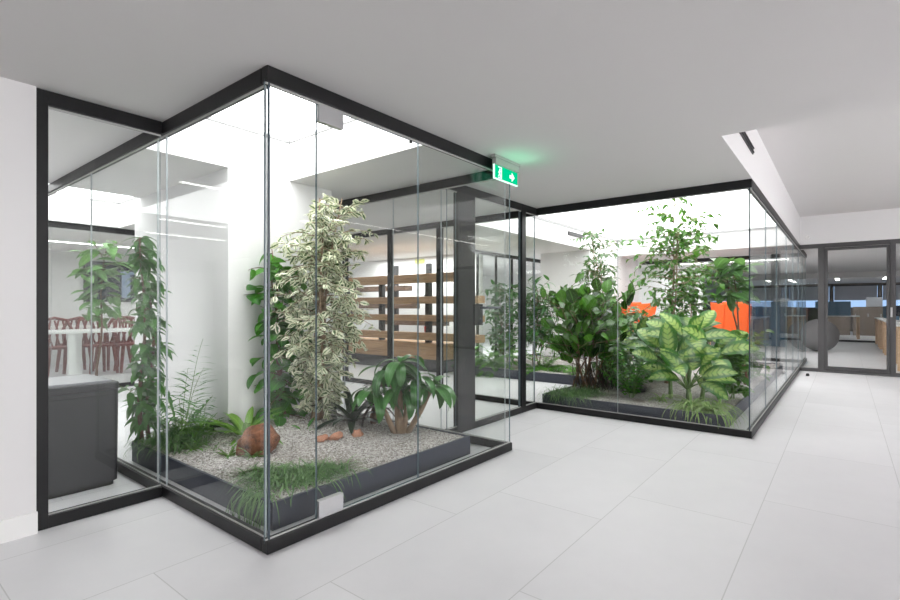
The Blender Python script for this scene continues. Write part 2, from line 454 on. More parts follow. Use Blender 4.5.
# slim frames around the skylights
for k, h in enumerate(holes):
    m2 = MB(); a, b, c, d = h; e = .012
    for q in ((a, b, c, b+e), (a, d-e, c, d), (a, b, a+e, d), (c-e, b, c, d)): m2.box(q[0], q[1], HS-(.030, .035, .06)[k], q[2], q[3], HS-.001)
    struct('trim_%d' % (2+k), m2, 'skyframe', ('slim grey frame of the near skylight', 'slim grey frame of the back skylight', 'slim grey frame of the far skylight')[k])
# walls
def wall(name, x0, y0, x1, y1, label, z0=0, z1=H, mat='paint'):
    m2 = MB(); m2.box(x0, y0, z0, x1, y1, z1); return struct(name, m2, mat, label)
wall('wall_left', -7, 3.83, .80, 3.97, 'white wall at the far left of the view')
m2 = MB(); m2.box(-7, 3.812, 0, .803, 3.83, .13); struct('baseboard_left', m2, 'white', 'white skirting along the left wall')
wall('wall_garden', 2.40, 4.607, 3.62, 6.9, 'white wall block behind the near planting bed')
wall('wall_back', -7, 14.6, 18, 14.75, 'white wall far behind the back rooms')
wall('wall_side', -4.2, 3.97, -4.05, 14.6, 'white side wall of the back room')
wall('wall_near', -7.0, -9, -6.85, 3.83, 'white wall behind the viewer')
wall('wall_reveal', 11.13, 4.667, 11.9, 5.95, 'white wall block beside the opening behind the far planting bed')
wall('wall_garden_far', 11.9, 4.667, 14.6, 4.80, 'white wall closing the far planting bed')
wall('wall_display', 9.9, 6.95, 10.05, 12.6, 'white wall behind the timber shelf planks')
wall('wall_corridor', 17.6, 3.6, 17.75, 14.6, 'white wall beyond the orange chairs')
wall('wall_office_far', 36, -9, 36.15, 8, 'far office wall with blinds', mat='cab')
wall('wall_office_left', 17.75, 6.8, 36, 6.95, 'white wall on the left side of the office')
wall('wall_right', -7, -9, 4.45, -8.85, 'white wall on the right side of the hall, near the viewer')
wall('wall_right_far', 4.3, -7.15, 36, -7.0, 'white wall on the right side of the hall, under the raised ceiling', z1=HR)
wall('wall_right_return', 4.3, -8.85, 4.45, -7.15, 'short white return wall on the right side of the hall')
# windows behind the camera for the hall's daylight; an added one follows on the right
for k, u in enumerate((-6.6, -3.4, -.2)):
    w = sthing('window_%d' % (30+k), 'tall daylit window in the right side wall', (u, -8.8, .9))
    m2 = MB(); m2.box(u, -8.84, .5, u+3.0, -8.80, 2.5); m2.build('pane', 'window', w)
    m2 = MB()
    for a, b, c, d in ((u-.06, u, .44, 2.56), (u+3, u+3.06, .44, 2.56), (u, u+3, .44, .5), (u, u+3, 2.5, 2.56), (u+1.48, u+1.52, .5, 2.5)): m2.box(a, -8.84, c, b, -8.74, d)
    m2.build('frame', 'black', w)

w = sthing('window_35', 'tall glowing window, unseen, added on the right to brighten the raised ceiling', (6.4, -6.95, .1))  # added out of view to brighten the raised ceiling
m2 = MB(); m2.box(5.75, -6.99, .12, 7.15, -6.97, 3.24); m2.build('pane', 'window_fill', w)
m2 = MB()
for a, b, c, d in ((5.69, 5.75, .06, 3.29), (7.15, 7.21, .06, 3.29), (5.75, 7.15, .06, .12), (5.75, 7.15, 3.24, 3.29)): m2.box(a, -6.99, c, b, -6.93, d)
m2.build('frame', 'black', w)
# glass walls ---------------------------------------------------------------
FT, FB = .09, .075        # head and sill rail heights
def glasswall(n, label, axis, c, a, b, joints=(), posts=(), z1=H, side=1, gmat='glass', g=.012, edge='edge', fr='black', t=.06, extra=None, skip=(), ft=FT):
    """axis 'u': wall runs along u at v=c; axis 'v': runs along v at u=c. side: which side of c the body lies."""
    lo, hi = (c, c+t*side) if side > 0 else (c-t, c)
    w = sthing(n, label, ((a+b)/2, c, 0) if axis == 'u' else (c, (a+b)/2, 0))
    def bx(m2, p0, p1, q0, q1, z0, zz, **k):
        if axis == 'u': m2.box(p0, q0, z0, p1, q1, zz, **k)
        else: m2.box(q0, p0, z0, q1, p1, zz, **k)
    m2 = MB(); bx(m2, a, b, lo, hi, z1-ft, z1-.0005); m2.build('head_rail', fr, w, bevel=.004)
    m2 = MB(); bx(m2, a, b, lo, hi, .0005, FB); m2.build('sill_rail', fr, w, bevel=.004)
    m2 = MB()      # thin aluminium glazing beads
    mid = (lo+hi)/2
    bx(m2, a, b, mid-.014, mid-.008, z1-ft-.012, z1-ft); bx(m2, a, b, mid-.014, mid-.008, FB, FB+.008)
    m2.build('glazing_bead', 'alu', w)
    for p in posts:
        m2 = MB(); bx(m2, p[0], p[1], lo-.002, hi+.002, 0.001, z1-.001); m2.build('post', fr, w, bevel=.004)
    cuts = [a] + sorted(joints) + [b]
    for k in range(len(cuts)-1):
        if k in skip: continue
        p0, p1 = cuts[k], cuts[k+1]
        if k > 0: p0 += .002
        if k < len(cuts)-2: p1 -= .002
        m2 = MB(); bx(m2, p0, p1, mid-g/2, mid+g/2, FB-.02, z1-ft+.02, edge=1, axis=('y' if axis == 'u' else 'x'))
        m2.build('pane', [gmat, edge], w)
    return w

glasswall('window_1', 'front glass wall of the near planted box, facing the viewer', 'u', 2.485, 1.516, 4.085, joints=(1.86, 2.78), side=1, skip=(1,))
glasswall('window_2', 'left glass wall of the near planted box, running back', 'v', 1.516, 2.55, 9.6, joints=(3.847, 4.0, 5.48, 6.96, 8.4), side=1, edge='edgel')
glasswall('window_3', 'right glass wall of the near planted box', 'v', 4.085, 2.548, 6.8, joints=(3.34, 4.05, 4.90, 5.9), side=-1, edge='edgel')
glasswall('window_4', 'short glass wall joining the white wall to the near box', 'u', 3.845, .80, 1.514, side=1, posts=((.80, .862),), t=.075)
glasswall('window_5', 'front glass wall of the far planted box, facing the viewer', 'v', 5.985, .756, 3.318, joints=(2.167,), side=1, edge='edgel')
glasswall('window_6', 'black framed glass wall running back past the corridor door', 'v', 5.985, 3.32, 7.3, joints=(), posts=((4.93, 5.03), (6.03, 6.12), (7.2, 7.3)), side=1)
glasswall('window_7', 'long right glass wall of the far planted box', 'u', .754, 6.048, 15.5, joints=(7.4, 8.68, 10.2, 11.6, 13.02, 14.3), side=1, edge='edge')
glasswall('window_8', 'black framed glass wall in front of the office', 'v', 13.035, -7, .752, joints=(-.74, .385, -2.2), posts=((.327, .445), (-.782, -.694), (-2.3, -2.2)), side=1, t=.08, fr='frameg')
glasswall('window_9', 'second glass partition deep inside the office', 'v', 25., -7, 6.78, joints=(-3, -1, 1, 3), side=1, edge='edgel')
glasswall('window_10', 'glass partition behind the near box in front of the dining room', 'u', 9.64, -1, 8.0, joints=(.6, 2.2, 4.4, 6), side=1, edge='edgel')
glasswall('window_11', 'slim framed glass partition behind the far planting bed', 'u', 6.72, 8.7, 17.5, posts=((9.51, 9.56), (10.30, 10.34), (11.04, 11.09), (12.2, 12.25)), side=1, edge='edgel', t=.05)
glasswall('window_12', 'glass wall on the far side of the far planted box', 'v', 14.9, .82, 4.66, joints=(1.8, 3.6), posts=((2.6, 2.66),), side=1, edge='edgel')

for par, x, y in ((None, 1.53, 2.497), (None, 6.0, .772)):
    w = [o for o in bpy.data.objects if o.name == ('window_1' if y > 2 else 'window_5')][0]
    m2 = MB(); m2.box(x, y+.002, FB, x+.011, y+.013, H-FT); m2.build('corner_seal', 'seal', w)
# frameless door in the near box
d1 = sthing('door_1', 'frameless glass door with steel patch fittings in the near box', (2.32, 2.5, 0))
m2 = MB(); m2.box(1.862, 2.509, .082, 2.778, 2.521, H-FT-.012, edge=1, axis='y'); m2.build('pane', ['glass', 'edge'], d1)
for z0, z1 in ((.078, .185), (H-FT-.115, H-FT-.012)):
    m2 = MB(); m2.box(1.868, 2.496, z0, 2.055, 2.534, z1); m2.box(1.868, 2.500, (z0+z1)/2+.004, 2.056, 2.535, (z0+z1)/2+.008)
    m2.build('patch_fitting', 'steel', d1, bevel=.004)
m2 = MB(); m2.tube([(2.70, 2.515, H-FT-.03), (2.70, 2.515, H-FT+.0)], .012, 8); m2.build('door_stop', 'blackp', d1)

# corridor door between the boxes
glasswall('window_13', 'black glazed screen around the corridor door', 'u', 3.259, 4.087, 5.983, joints=(4.24, 4.57, 5.57), posts=((5.60, 5.70),), side=1, skip=(1, 2), t=.06)
d2 = sthing('door_2', 'glazed corridor door with a wide charcoal stile and lever handle', (5, 3.29, 0))
m2 = MB(); m2.box(4.244, 3.255, .001, 4.558, 3.325, H-FT); m2.build('stile', 'jamb', d2, bevel=.006)
m2 = MB(); m2.box(4.562, 3.283, .08, 5.596, 3.295, H-FT, edge=1, axis='y'); m2.build('pane', ['glass', 'edge'], d2)
m2 = MB(); m2.box(4.52, 3.235, 1.16, 4.68, 3.255, 1.40); lp = m2.build('lock_plate', 'jamb', d2, bevel=.005)
m2 = MB(); m2.tube([(4.63, 3.24, 1.36), (4.63, 3.17, 1.36), (4.66, 3.165, 1.36), (4.93, 3.165, 1.36)], .014, 8); m2.tube([(4.63, 3.24, 1.22), (4.63, 3.225, 1.22)], .02, 10)
m2.build('lever_handle', 'anth', lp, smooth=True)

# office door leaf between the two posts
d3 = sthing('door_3', 'dark framed sliding glass door into the office', (13.1, -.12, 0))
m2 = MB()
for a, b, z0, z1 in ((-.690, -.645, .08, 2.6), (.28, .325, .08, 2.6), (-.645, .28, .08, .13), (-.645, .28, 2.55, 2.6)): m2.box(13.02, a, z0, 13.10, b, z1)
m2.build('leaf_frame', 'frameg', d3)
m2 = MB(); m2.box(13.0, -.73, 1.17, 13.03, -.70, 1.36); m2.build('handle', 'steel', d3)

# fascia and ceiling details
def vent(name, label, x0, y0, z0, x1, y1, z1, axis, n=3):
    t = thing(name, label, 'vent', ((x0+x1)/2, (y0+y1)/2, z0))
    m2 = MB(); m2.box(x0, y0, z0, x1, y1, z1); m2.build('backing', 'blackp', t)
    m2 = MB()
    for k in range(n):
        z = z0 + (z1-z0)*(k+.5)/n
        if axis == 'u': m2.box(x0, y0-.008, z-.006, x1, y0-.001, z+.006)
        else: m2.box(x0-.008, y0, z-.006, x0-.001, y1, z+.006)
    m2.build('slat', 'jamb', t)
vent('slot_vent', 'black slot vent high on the white fascia of the raised ceiling', 5.0, .742, 2.95, 6.0, .753, 3.03, 'u', 2)
vent('wall_grille', 'small dark air grille on the white skylight wall', 9.95, 4.640, 2.92, 10.78, 4.664, 3.0, 'u', 2)
t = thing('smoke_sensor', 'small white round sensor in the corner of the raised ceiling', 'sensor', (12.95, .3, 2.85))
m2 = MB(); m2.tube([(12.99, .62, 2.85), (13.03, .62, 2.85)], [.03, .04], 12); m2.build('sensor_body', 'white', t, smooth=True)
m2 = MB(); m2.box(15.8, .5, 2.66, 16.0, .62, 2.70)
# linear lamps
def lamp(label, x0, y0, x1, y1, z, group=None):
    t = thing('linear_lamp', label, 'lamp', ((x0+x1)/2, (y0+y1)/2, z), group)
    m2 = MB(); m2.box(x0-.02, y0-.02, z-.03, x1+.02, y1+.02, z-.001); m2.build('housing', 'white', t)
    m2 = MB(); m2.box(x0, y0, z-.036, x1, y1, z-.031); m2.build('diffuser', 'lamp', t)
lamp('slim ceiling light in the left back room, nearest of three', -.2, 5.38, .78, 5.43, H)
lamp('slim ceiling light in the left back room, middle of three', -1.0, 7.9, .0, 7.95, H)
lamp('slim ceiling light in the left back room, farthest of three', -1.8, 9.5, -.4, 9.55, H)
lamp('long slim light in the raised ceiling on the right', 6.3, -3.7, 12.8, -3.62, HR)
lamp('ceiling light strip just inside the office', 27.5, .2, 30.5, .35, H)
lamp('ceiling light strip on the right inside the office', 27.5, -1.5, 30.5, -1.35, H)
lamp('ceiling light strip deep on the left of the office', 28, 2.0, 32, 2.15, H)
lamp('ceiling light strip in the corridor beyond the orange chairs', 16.2, 1.2, 16.3, 4.4, H)
lamp('ceiling light strip over the dining table', 2.6, 12.2, 5.0, 12.3, H)

# exit sign
t = thing('exit_sign', 'green illuminated exit sign hanging from the ceiling by the near glass box', 'sign', (3.83, 2.40, 2.44))
m2 = MB(); m2.box(3.62, 2.375, 2.672, 4.05, 2.425, 2.699); m2.build('ceiling_rail', 'railgrey', t, bevel=.005)
m2 = MB(); m2.box(3.64, 2.378, 2.615, 4.03, 2.422, 2.672); m2.build('lamp_housing', 'railgrey', t, bevel=.005)
m2 = MB(); m2.box(3.64, 2.396, 2.50, 4.03, 2.404, 2.617); sp_ = m2.build('sign_panel', 'green', t)
m2 = MB(); m2.box(3.64, 2.392, 2.492, 4.03, 2.408, 2.50); m2.box(3.636, 2.392, 2.492, 3.642, 2.408, 2.617); m2.build('edge_light', 'signw', t)
for y0, y1 in ((2.391, 2.3955), (2.4045, 2.409)):
    m2 = MB()
    def poly(pts, ox, oz, s):
        n = len(pts)
        m2.add([(ox+x*s, y0, oz+z*s) for x, z in pts] + [(ox+x*s, y1, oz+z*s) for x, z in pts],
               [tuple(range(n)), tuple(range(2*n-1, n-1, -1))] + [(i, i+n, (i+1) % n + n, (i+1) % n) for i in range(n)])
    # open doorway frame and running figure
    for a in (((0,0),(.8,0),(.8,.12),(0,.12)), ((.68,.12),(.8,.12),(.8,1.5),(.68,1.5)), ((0,1.38),(.68,1.38),(.68,1.5),(0,1.5)),
              ((.30,1.08),(.45,1.08),(.48,1.24),(.30,1.26)), ((.20,.62),(.42,.62),(.46,1.05),(.26,1.05)), ((.40,.82),(.62,.88),(.62,.98),(.40,.96)),
              ((.02,.72),(.10,.68),(.28,.92),(.22,1.0)), ((.20,.64),(.30,.60),(.16,.22),(.02,.22),(.02,.32),(.10,.34)), ((.30,.66),(.42,.62),(.60,.40),(.50,.16),(.42,.20),(.47,.40))):
        poly(a, 3.70, 2.506, .068)
    m2.build('pictogram', 'signw', sp_); m2 = MB()
    for a in (((0,.55),(.55,.55),(.55,.2),(1.2,.78),(.55,1.36),(.55,1.0),(0,1.0)),):
        poly(a, 3.89, 2.503, .068)
    m2.build('arrow', 'signw', sp_)
ld = bpy.data.lights.new('exit_glow', 'AREA'); ld.energy = .20; ld.color = (.1, 1, .45); ld.size = .3; ld.size_y = .12; ld.shape = 'RECTANGLE'
lo = bpy.data.objects.new('exit_glow', ld); lo.location = V((3.83, 2.36, 2.64))*SC; lo.rotation_euler = (R(180), 0, 0); C.objects.link(lo); lo.parent = None
lo.rotation_euler = (R(180), 0, 0); lo.location = V((3.86, 2.28, 2.48))*SC

# door stops on the floor
for k, (u, v, lb) in enumerate(((12.15, .58, 'small black door stop on the floor in front of the office door'),)):
    m2 = MB(); m2.tube([(u, v, .0), (u, v, .03), (u, v, .05)], [.03, .03, .022], 12); tag(m2.build('door_stop', 'blackp', smooth=True), lb, 'door stop')

# ------------------------------------------------------------------ planters
def planter(label, poly, h=.17, wt=.02, inset=None, name='planter_box', seed=1, mound=None):
    cx = sum(p[0] for p in poly)/len(poly); cy = sum(p[1] for p in poly)/len(poly)
    t = thing(name, label, 'planter', (cx, cy, 0))
    n = len(poly); m2 = MB()
    # inner offset polygon (ccw polygon)
    inn = []
    for i in range(n):
        p0, p, p1 = V(poly[i-1]), V(poly[i]), V(poly[(i+1) % n])
        a = (p-p0).normalized(); b = (p1-p).normalized()
        na, nb = V((-a.y, a.x)), V((-b.y, b.x)); inn.append(p + (na+nb)*wt)
    vs = [(p[0], p[1], .001) for p in poly] + [(p[0], p[1], h) for p in poly] + [(p[0], p[1], h) for p in inn] + [(p[0], p[1], h-.05) for p in inn]
    fs = []
    for i in range(n):
        j = (i+1) % n
        fs += [(i, j, n+j, n+i), (n+i, n+j, 2*n+j, 2*n+i), (2*n+i, 2*n+j, 3*n+j, 3*n+i)]
    m2.add(vs, fs); m2.build('planter_wall', 'anth', t)
    return t, inn

def inpoly(x, y, poly):
    c = False; n = len(poly)
    for i in range(n):
        x0, y0 = poly[i]; x1, y1 = poly[i-1]
        if (y0 > y) != (y1 > y) and x < (x1-x0)*(y-y0)/(y1-y0)+x0: c = not c
    return c

def edged(x, y, poly):
    best = 9
    for i in range(len(poly)):
        p0, p1 = V(poly[i-1]), V(poly[i]); d = p1-p0; q = V((x, y))
        t = max(0, min(1, (q-p0).dot(d)/d.length_squared)); best = min(best, (q-(p0+d*t)).length)
    return best

def gz1(x, y):
    d = edged(x, y, PB1)
    return .158 + .025*noise.noise(V((x*2.2, y*2.2, 0)))*min(1, d*4) + .10*math.exp(-((x-3.05)**2+(y-4.35)**2)/.5)*min(1, d*5) + .05*math.exp(-((x-2.2)**2+(y-4.9)**2)/.4)*min(1, d*5)
def gz2(x, y):
    d = edged(x, y, PB2)
    return .158 + .03*noise.noise(V((x*1.7, y*1.7, 5)))*min(1, d*4) + .03*min(1, d*.6)

PB1 = [(1.70, 2.73), (3.74, 2.73), (3.74, 4.95), (3.66, 4.95), (3.66, 4.59), (2.37, 4.59), (2.37, 4.95), (1.70, 4.95)]
PB2 = [(6.15, 1.03), (12.6, 1.03), (12.6, 4.60), (11.05, 4.60), (11.05, 6.35), (8.15, 6.35), (8.15, 3.26), (6.15, 3.26)]

def gravelbed(label, poly, gz, step, seed, npeb, near):
    xs = [p[0] for p in poly]; ys = [p[1] for p in poly]
    x0, x1, y0, y1 = min(xs)+.021, max(xs)-.021, min(ys)+.021, max(ys)-.021
    nx, ny = int((x1-x0)/step)+1, int((y1-y0)/step)+1
    m2 = MB(); idx = {}
    vs = []; fs = []
    for i in range(nx+1):
        for j in range(ny+1):
            x, y = x0+(x1-x0)*i/nx, y0+(y1-y0)*j/ny
            idx[i, j] = len(vs); vs.append((x, y, gz(x, y)))
    for i in range(nx):
        for j in range(ny):
            cx, cy = x0+(x1-x0)*(i+.5)/nx, y0+(y1-y0)*(j+.5)/ny
            if inpoly(cx, cy, poly): fs.append((idx[i,j], idx[i+1,j], idx[i+1,j+1], idx[i,j+1]))
    m2.add(vs, fs)
    rg = random.Random(seed); k = 0
    while k < npeb:
        x = x0+(x1-x0)*(1-rg.random()**near[0]); y = y0+(y1-y0)*rg.random()**near[1]
        if near[0] < 0: x = x0+(x1-x0)*rg.random()**(-near[0])
        if not inpoly(x, y, poly) or edged(x, y, poly) < .03: continue
        r = rg.uniform(.005, .010); a = rg.random()*6; z = gz(x, y)+r*.3; q = rg.uniform(.6, 1)
        vs = [(x+r*cos(a), y+r*sin(a), z), (x-r*sin(a)*q, y+r*cos(a)*q, z+r*.2), (x-r*cos(a), y-r*sin(a), z), (x+r*sin(a)*q, y-r*cos(a)*q, z-r*.1), (x, y, z+r*.7), (x, y, z-r*.6)]
        m2.add(vs, [(0,1,4),(1,2,4),(2,3,4),(3,0,4),(1,0,5),(2,1,5),(3,2,5),(0,3,5)], 1, rnd=rg.random()); k += 1
    o = m2.build('gravel_bed', ['gravel', 'pebble'])
    tag(o, label, 'gravel', None, 'stuff'); return o

planter('dark grey low planter box inside the near glass box', PB1)
planter('dark grey low planter box inside the far glass box', PB2)
gravelbed('pale gravel filling the near planter box', PB1, gz1, .05, 3, 9500, (-1., 1.))
gravelbed('brown gravel filling the far planter box', PB2, gz2, .12, 4, 2500, (-1.6, 1.))

# ------------------------------------------------------------------ plants
BOX1 = (1.60, 2.58, 4.0, 6.9); BOX2 = (6.06, .84, 14.8, 6.65)
def inside(P, B, m=.0):
    if B is BOX1 and 2.36 < P[0] < 3.66 and P[1] > 4.59: return False
    return B[0]+m < P[0] < B[2]-m and B[1]+m < P[1] < B[3]-m
def dirv(az, el): return V((cos(az)*cos(el), sin(az)*cos(el), sin(el)))

def curve(P, D, Ln, n, droop, rg=None, jit=0.):
    pts = [V(P)]; D = V(D).normalized()
    for i in range(n):
        D = V((D.x, D.y, D.z - droop/n)).normalized()
        if rg: D = (D + V((rg.uniform(-jit, jit), rg.uniform(-jit, jit), rg.uniform(-jit, jit)))).normalized()
        pts.append(pts[-1] + D*Ln/n)
    return pts

def tree(name, label, base, top, B, seed, mat, bark, crown, nbr=80, lpb=12, Ln=.09, W=.045, prof='oval', trunks=2, tr=.02, t0=.12, spread=.12, elev=(.0, .7), droop=1.0, ldroop=.5, cat='plant', wave=0., maxz=3.08, lel=(-.5, .6), face=.5, bw=.6, lit=(0, 0)):
    rg = random.Random(seed); base = V(base); top = V(top)
    t = thing(name, label, cat, base)
    st = MB(); fo = MB(); axes = []
    for k in range(trunks):
        o = V((rg.uniform(-1, 1), rg.uniform(-1, 1), 0))*spread*.4; e = V((rg.uniform(-1, 1), rg.uniform(-1, 1), 0))*spread
        b = base+o+V((0,0,-.03)); e2 = top+e; e2.z = base.z+(top.z-base.z)*rg.uniform(.8, 1)
        if k == 0: e2 = top
        ph = rg.random()*6
        pts = [b.lerp(e2, i/9)+V((sin(ph+i*.9), cos(ph*1.3+i*.8), 0))*.02*(i > 0) for i in range(10)]
        st.tube(pts, [tr*(1-.78*i/9) for i in range(10)], 6); axes.append(pts)
    for i in range(nbr):
        pts = rg.choice(axes); tt = t0+(1-t0)*(i+.5)/nbr
        f = tt*9; k = min(8, int(f)); P = pts[k].lerp(pts[k+1], f-k)
        r = crown(tt)*rg.uniform(.55, 1.1)
        if r < .03: continue
        az = i*2.4+rg.uniform(-.5, .5); el = rg.uniform(*elev)
        br = curve(P, dirv(az, el), r, 6, droop*rg.uniform(.4, 1.2), rg, .12)
        br = [p for p in br if inside(p, B, .03) and p.z < maxz]
        if len(br) < 2: continue
        st.tube(br, [.0065*(1-.7*q/len(br)) for q in range(len(br))], 3, cap=False)
        nl = max(2, int(lpb*rg.uniform(.7, 1.2)))
        for q in range(nl):
            s_ = (len(br)-1)*(.2+.8*(q+rg.random()*.6)/nl); s_ = min(s_, len(br)-1.001); a = int(s_)
            p = br[a].lerp(br[a+1], s_-a); d = (br[a+1]-br[a]).normalized()
            d = (d*bw + dirv(rg.random()*6.28, rg.uniform(*lel))).normalized()
            l = Ln*rg.uniform(.65, 1.2); e = p+d*l
            if not inside(e, B, .03) or e.z > maxz or p.z < base.z+.05: continue
            sd = d.cross(V((rg.uniform(-face, face)+lit[0], rg.uniform(-face, face)+lit[1], 1))).normalized()
            fo.leaf(p, d, l, W*rg.uniform(.8, 1.15)*(l/Ln), prof, rg.uniform(.5, 1.5)*ldroop, .25, 3 if Ln < .13 else 6, rg.random(), sd, wave)
    st.build('trunk', bark, t, smooth=True); fo.build('foliage', mat, t, smooth=True)
    return t

def rosette(name, label, base, B, seed, mat, n=20, Ln=.4, W=.06, prof='strap', el=(.3, 1.4), droop=1.2, fold=.25, cat='plant', seg=7, stem=None, stems=None, petiole=0., az=None, wave=0., rad=.02, lit=None):
    rg = random.Random(seed); base = V(base)
    t = thing(name, label, cat, base); fo = MB(); st = MB()
    heads = stems or [(base, None)]
    for h, r0 in heads:
        h = V(h)
        if stem and r0:
            mid = h.lerp(V(r0), .5)+V((rg.uniform(-.02, .02), rg.uniform(-.02, .02), 0))
            st.tube([V(r0), mid, h], [.03, .025, .018], 7)
        for i in range(n):
            a = i*2.4+rg.uniform(-.3, .3) if az is None else rg.uniform(*az)
            e = el[1]-(el[1]-el[0])*((i+.5)/n)**.8+rg.uniform(-.1, .1)
            d = dirv(a, e); l = Ln*rg.uniform(.75, 1.1)
            p = h+V((cos(a), sin(a), 0))*rad*rg.random()
            if petiole:
                pt = curve(p, d, petiole*rg.uniform(.6, 1.1), 4, .3); st.tube(pt, [.009, .008, .007, .006, .005], 4, cap=False)
                p = pt[-1]; d = (pt[-1]-pt[-2]).normalized()
            # keep the leaf tip within the glass
            e3 = p+d*l*.8
            if not inside(e3, B, .02):
                if not inside(p+d*l*.4, B, .02): continue
                l *= .55
            fo.leaf(p, d, l, W*rg.uniform(.8, 1.15), prof, droop*rg.uniform(.6, 1.3), fold, seg, rg.random(), d.cross(V((lit[0], lit[1], 1))).normalized() if lit else None, wave)
    if st.v: st.build('stem', stem or 'stemg', t, smooth=True)
    fo.build('foliage', mat, t, smooth=True); return t

def fernp(name, label, base, B, seed, mat, n=14, Ln=.5, pin=.09, pw=.016, el=(.3, 1.3), droop=1.3, np_=18, cat='fern', fluffy=False, petiole=0., stem='stemg'):
    rg = random.Random(seed); base = V(base)
    t = thing(name, label, cat, base); fo = MB(); st = MB()
    for i in range(n):
        a = i*2.4+rg.uniform(-.4, .4); e = el[1]-(el[1]-el[0])*((i+.5)/n)+rg.uniform(-.1, .1)
        pts = curve(base+V((cos(a), sin(a), 0))*.02, dirv(a, e), Ln*rg.uniform(.7, 1.1), 9, droop*rg.uniform(.7, 1.2), rg, .03)
        pts = [p for p in pts if inside(p, B, .05)]
        if len(pts) < 3: continue
        st.tube(pts, [.005*(1-.7*q/len(pts)) for q in range(len(pts))], 3, cap=False)
        for q in range(np_):
            f = .12+.86*q/np_; s_ = f*(len(pts)-1); k = min(len(pts)-2, int(s_)); p = pts[k].lerp(pts[k+1], s_-k)
            d = (pts[k+1]-pts[k]).normalized(); sd = d.cross(V((0,0,1)))
            if sd.length < .05: continue
            sd.normalize(); l = pin*sin(pi*(f*.85+.15))**.7*rg.uniform(.8, 1.1)
            for sg in (-1, 1):
                dd = (sd*sg*.9+d*.55+V((0,0,rg.uniform(-.3, .3) if not fluffy else rg.uniform(-.8, .8)))).normalized()
                if inside(p+dd*l, B, .01): fo.leaf(p, dd, l, pw, 'lance', .5, .1, 2, rg.random())
    st.build('stem', stem, t); fo.build('foliage', mat, t, smooth=True); return t

def grass(name, label, centers, B, seed, mat, n=300, Ln=(.2, .4), W=.006, poly=None, gz=None, ground=None, cat='grass', el=(.2, 1.2), droop=2.0, seg=7, az=None, stuff=False, h=.17):
    rg = random.Random(seed); fo = MB()
    for i in range(n):
        c = rg.choice(centers); P = V((c[0]+rg.gauss(0, c[2]), c[1]+rg.gauss(0, c[3]), 0))
        if poly and not inpoly(P.x, P.y, poly): continue
        P.z = gz(P.x, P.y)
        a = rg.random()*6.28 if az is None else rg.gauss(az[0], az[1]); l = rg.uniform(*Ln)
        D = dirv(a, rg.uniform(*el)); w = W*rg.uniform(.7, 1.2)
        pts = [P.copy()]
        for k in range(seg):
            D = V((D.x+rg.uniform(-.1, .1), D.y+rg.uniform(-.1, .1), D.z-droop/seg)).normalized()
            q = pts[-1]+D*l/seg
            if not (B[0] < q.x < B[2] and B[1] < q.y < B[3]): q.x = min(max(q.x, B[0]), B[2]); q.y = min(max(q.y, B[1]), B[3])
            ip = inpoly(q.x, q.y, poly); zmin = (gz(q.x, q.y)+.006+rg.random()*.02) if ip else .005
            if ip or edged(q.x, q.y, poly) < .01: zmin = max(zmin, h+.006)
            if not ip and q.z < h and edged(q.x, q.y, poly) < .02: pass
            if q.z < zmin: q.z = zmin; D.z = max(D.z, -.2)
            pts.append(q)
        vs = []; uvs = []; r = rg.random()
        for k, p in enumerate(pts):
            d = (pts[min(k+1, seg)]-pts[max(k-1, 0)]); sd = d.cross(V((.1, .2, 1))); sd = sd.normalized() if sd.length > 1e-6 else V((1,0,0))
            ww = w*.5*(1-(k/seg)**2*.85); vs += [p-sd*ww, p+sd*ww]; uvs += [(0, k/seg), (1, k/seg)]
        fo.add(vs, [(2*k, 2*k+1, 2*k+3, 2*k+2) for k in range(seg)], 0, uvs, r)
    o = fo.build(name, mat, smooth=True); return tag(o, label, cat, None, 'stuff' if stuff else None)

# ---- near box
def crown1(t):
    return .20+.36*math.exp(-((t-.56)/.27)**2)+.08*math.exp(-((t-.82)/.12)**2) if t < .93 else .17
tree('variegated_ficus', 'tall bushy ficus with cream edged leaves in the near planter', (3.08, 4.10, .22), (3.06, 4.05, 2.44), BOX1, 11, 'ficusv', 'bark', crown1,
     nbr=250, lpb=16, Ln=.088, W=.047, prof='oval', trunks=4, tr=.022, t0=.08, spread=.20, elev=(-.1, .9), droop=1.0, ldroop=.35, cat='tree', face=1.3, lel=(-.8, .5))
def crownp(t): return .22
pt = tree('climbing_pothos', 'climbing plant with large bright heart shaped leaves against the white wall', (2.90, 4.44, .2), (2.80, 4.50, 1.95), (1.6, 2.58, 4.0, 4.59), 12, 'pothos', 'bark2', lambda t: .26+.06*sin(t*9),
     nbr=90, lpb=4, Ln=.19, W=.13, prof='ov2', trunks=2, tr=.02, t0=.05, spread=.03, elev=(-.2, .7), droop=.8, ldroop=.7)
rosette('cordyline', 'dark leaved cordyline between the ficus and the trunked dracaena', (3.28, 3.86, .2), BOX1, 13, 'dark', n=22, Ln=.50, W=.075, prof='strap', el=(.25, 1.3), droop=.9, stems=[((3.28, 3.86, .22), (3.28, 3.86, .16))], stem='bark2')
rosette('purple_cordyline', 'thin purple leaved cordyline on a bare stem', (3.45, 3.72, .17), BOX1, 14, 'purple', n=13, Ln=.30, W=.035, prof='strap', el=(.2, 1.2), droop=1.4, stems=[((3.47, 3.74, .36), (3.45, 3.72, .15)), ((3.49, 3.70, .55), (3.45, 3.72, .2))], stem='bark2')
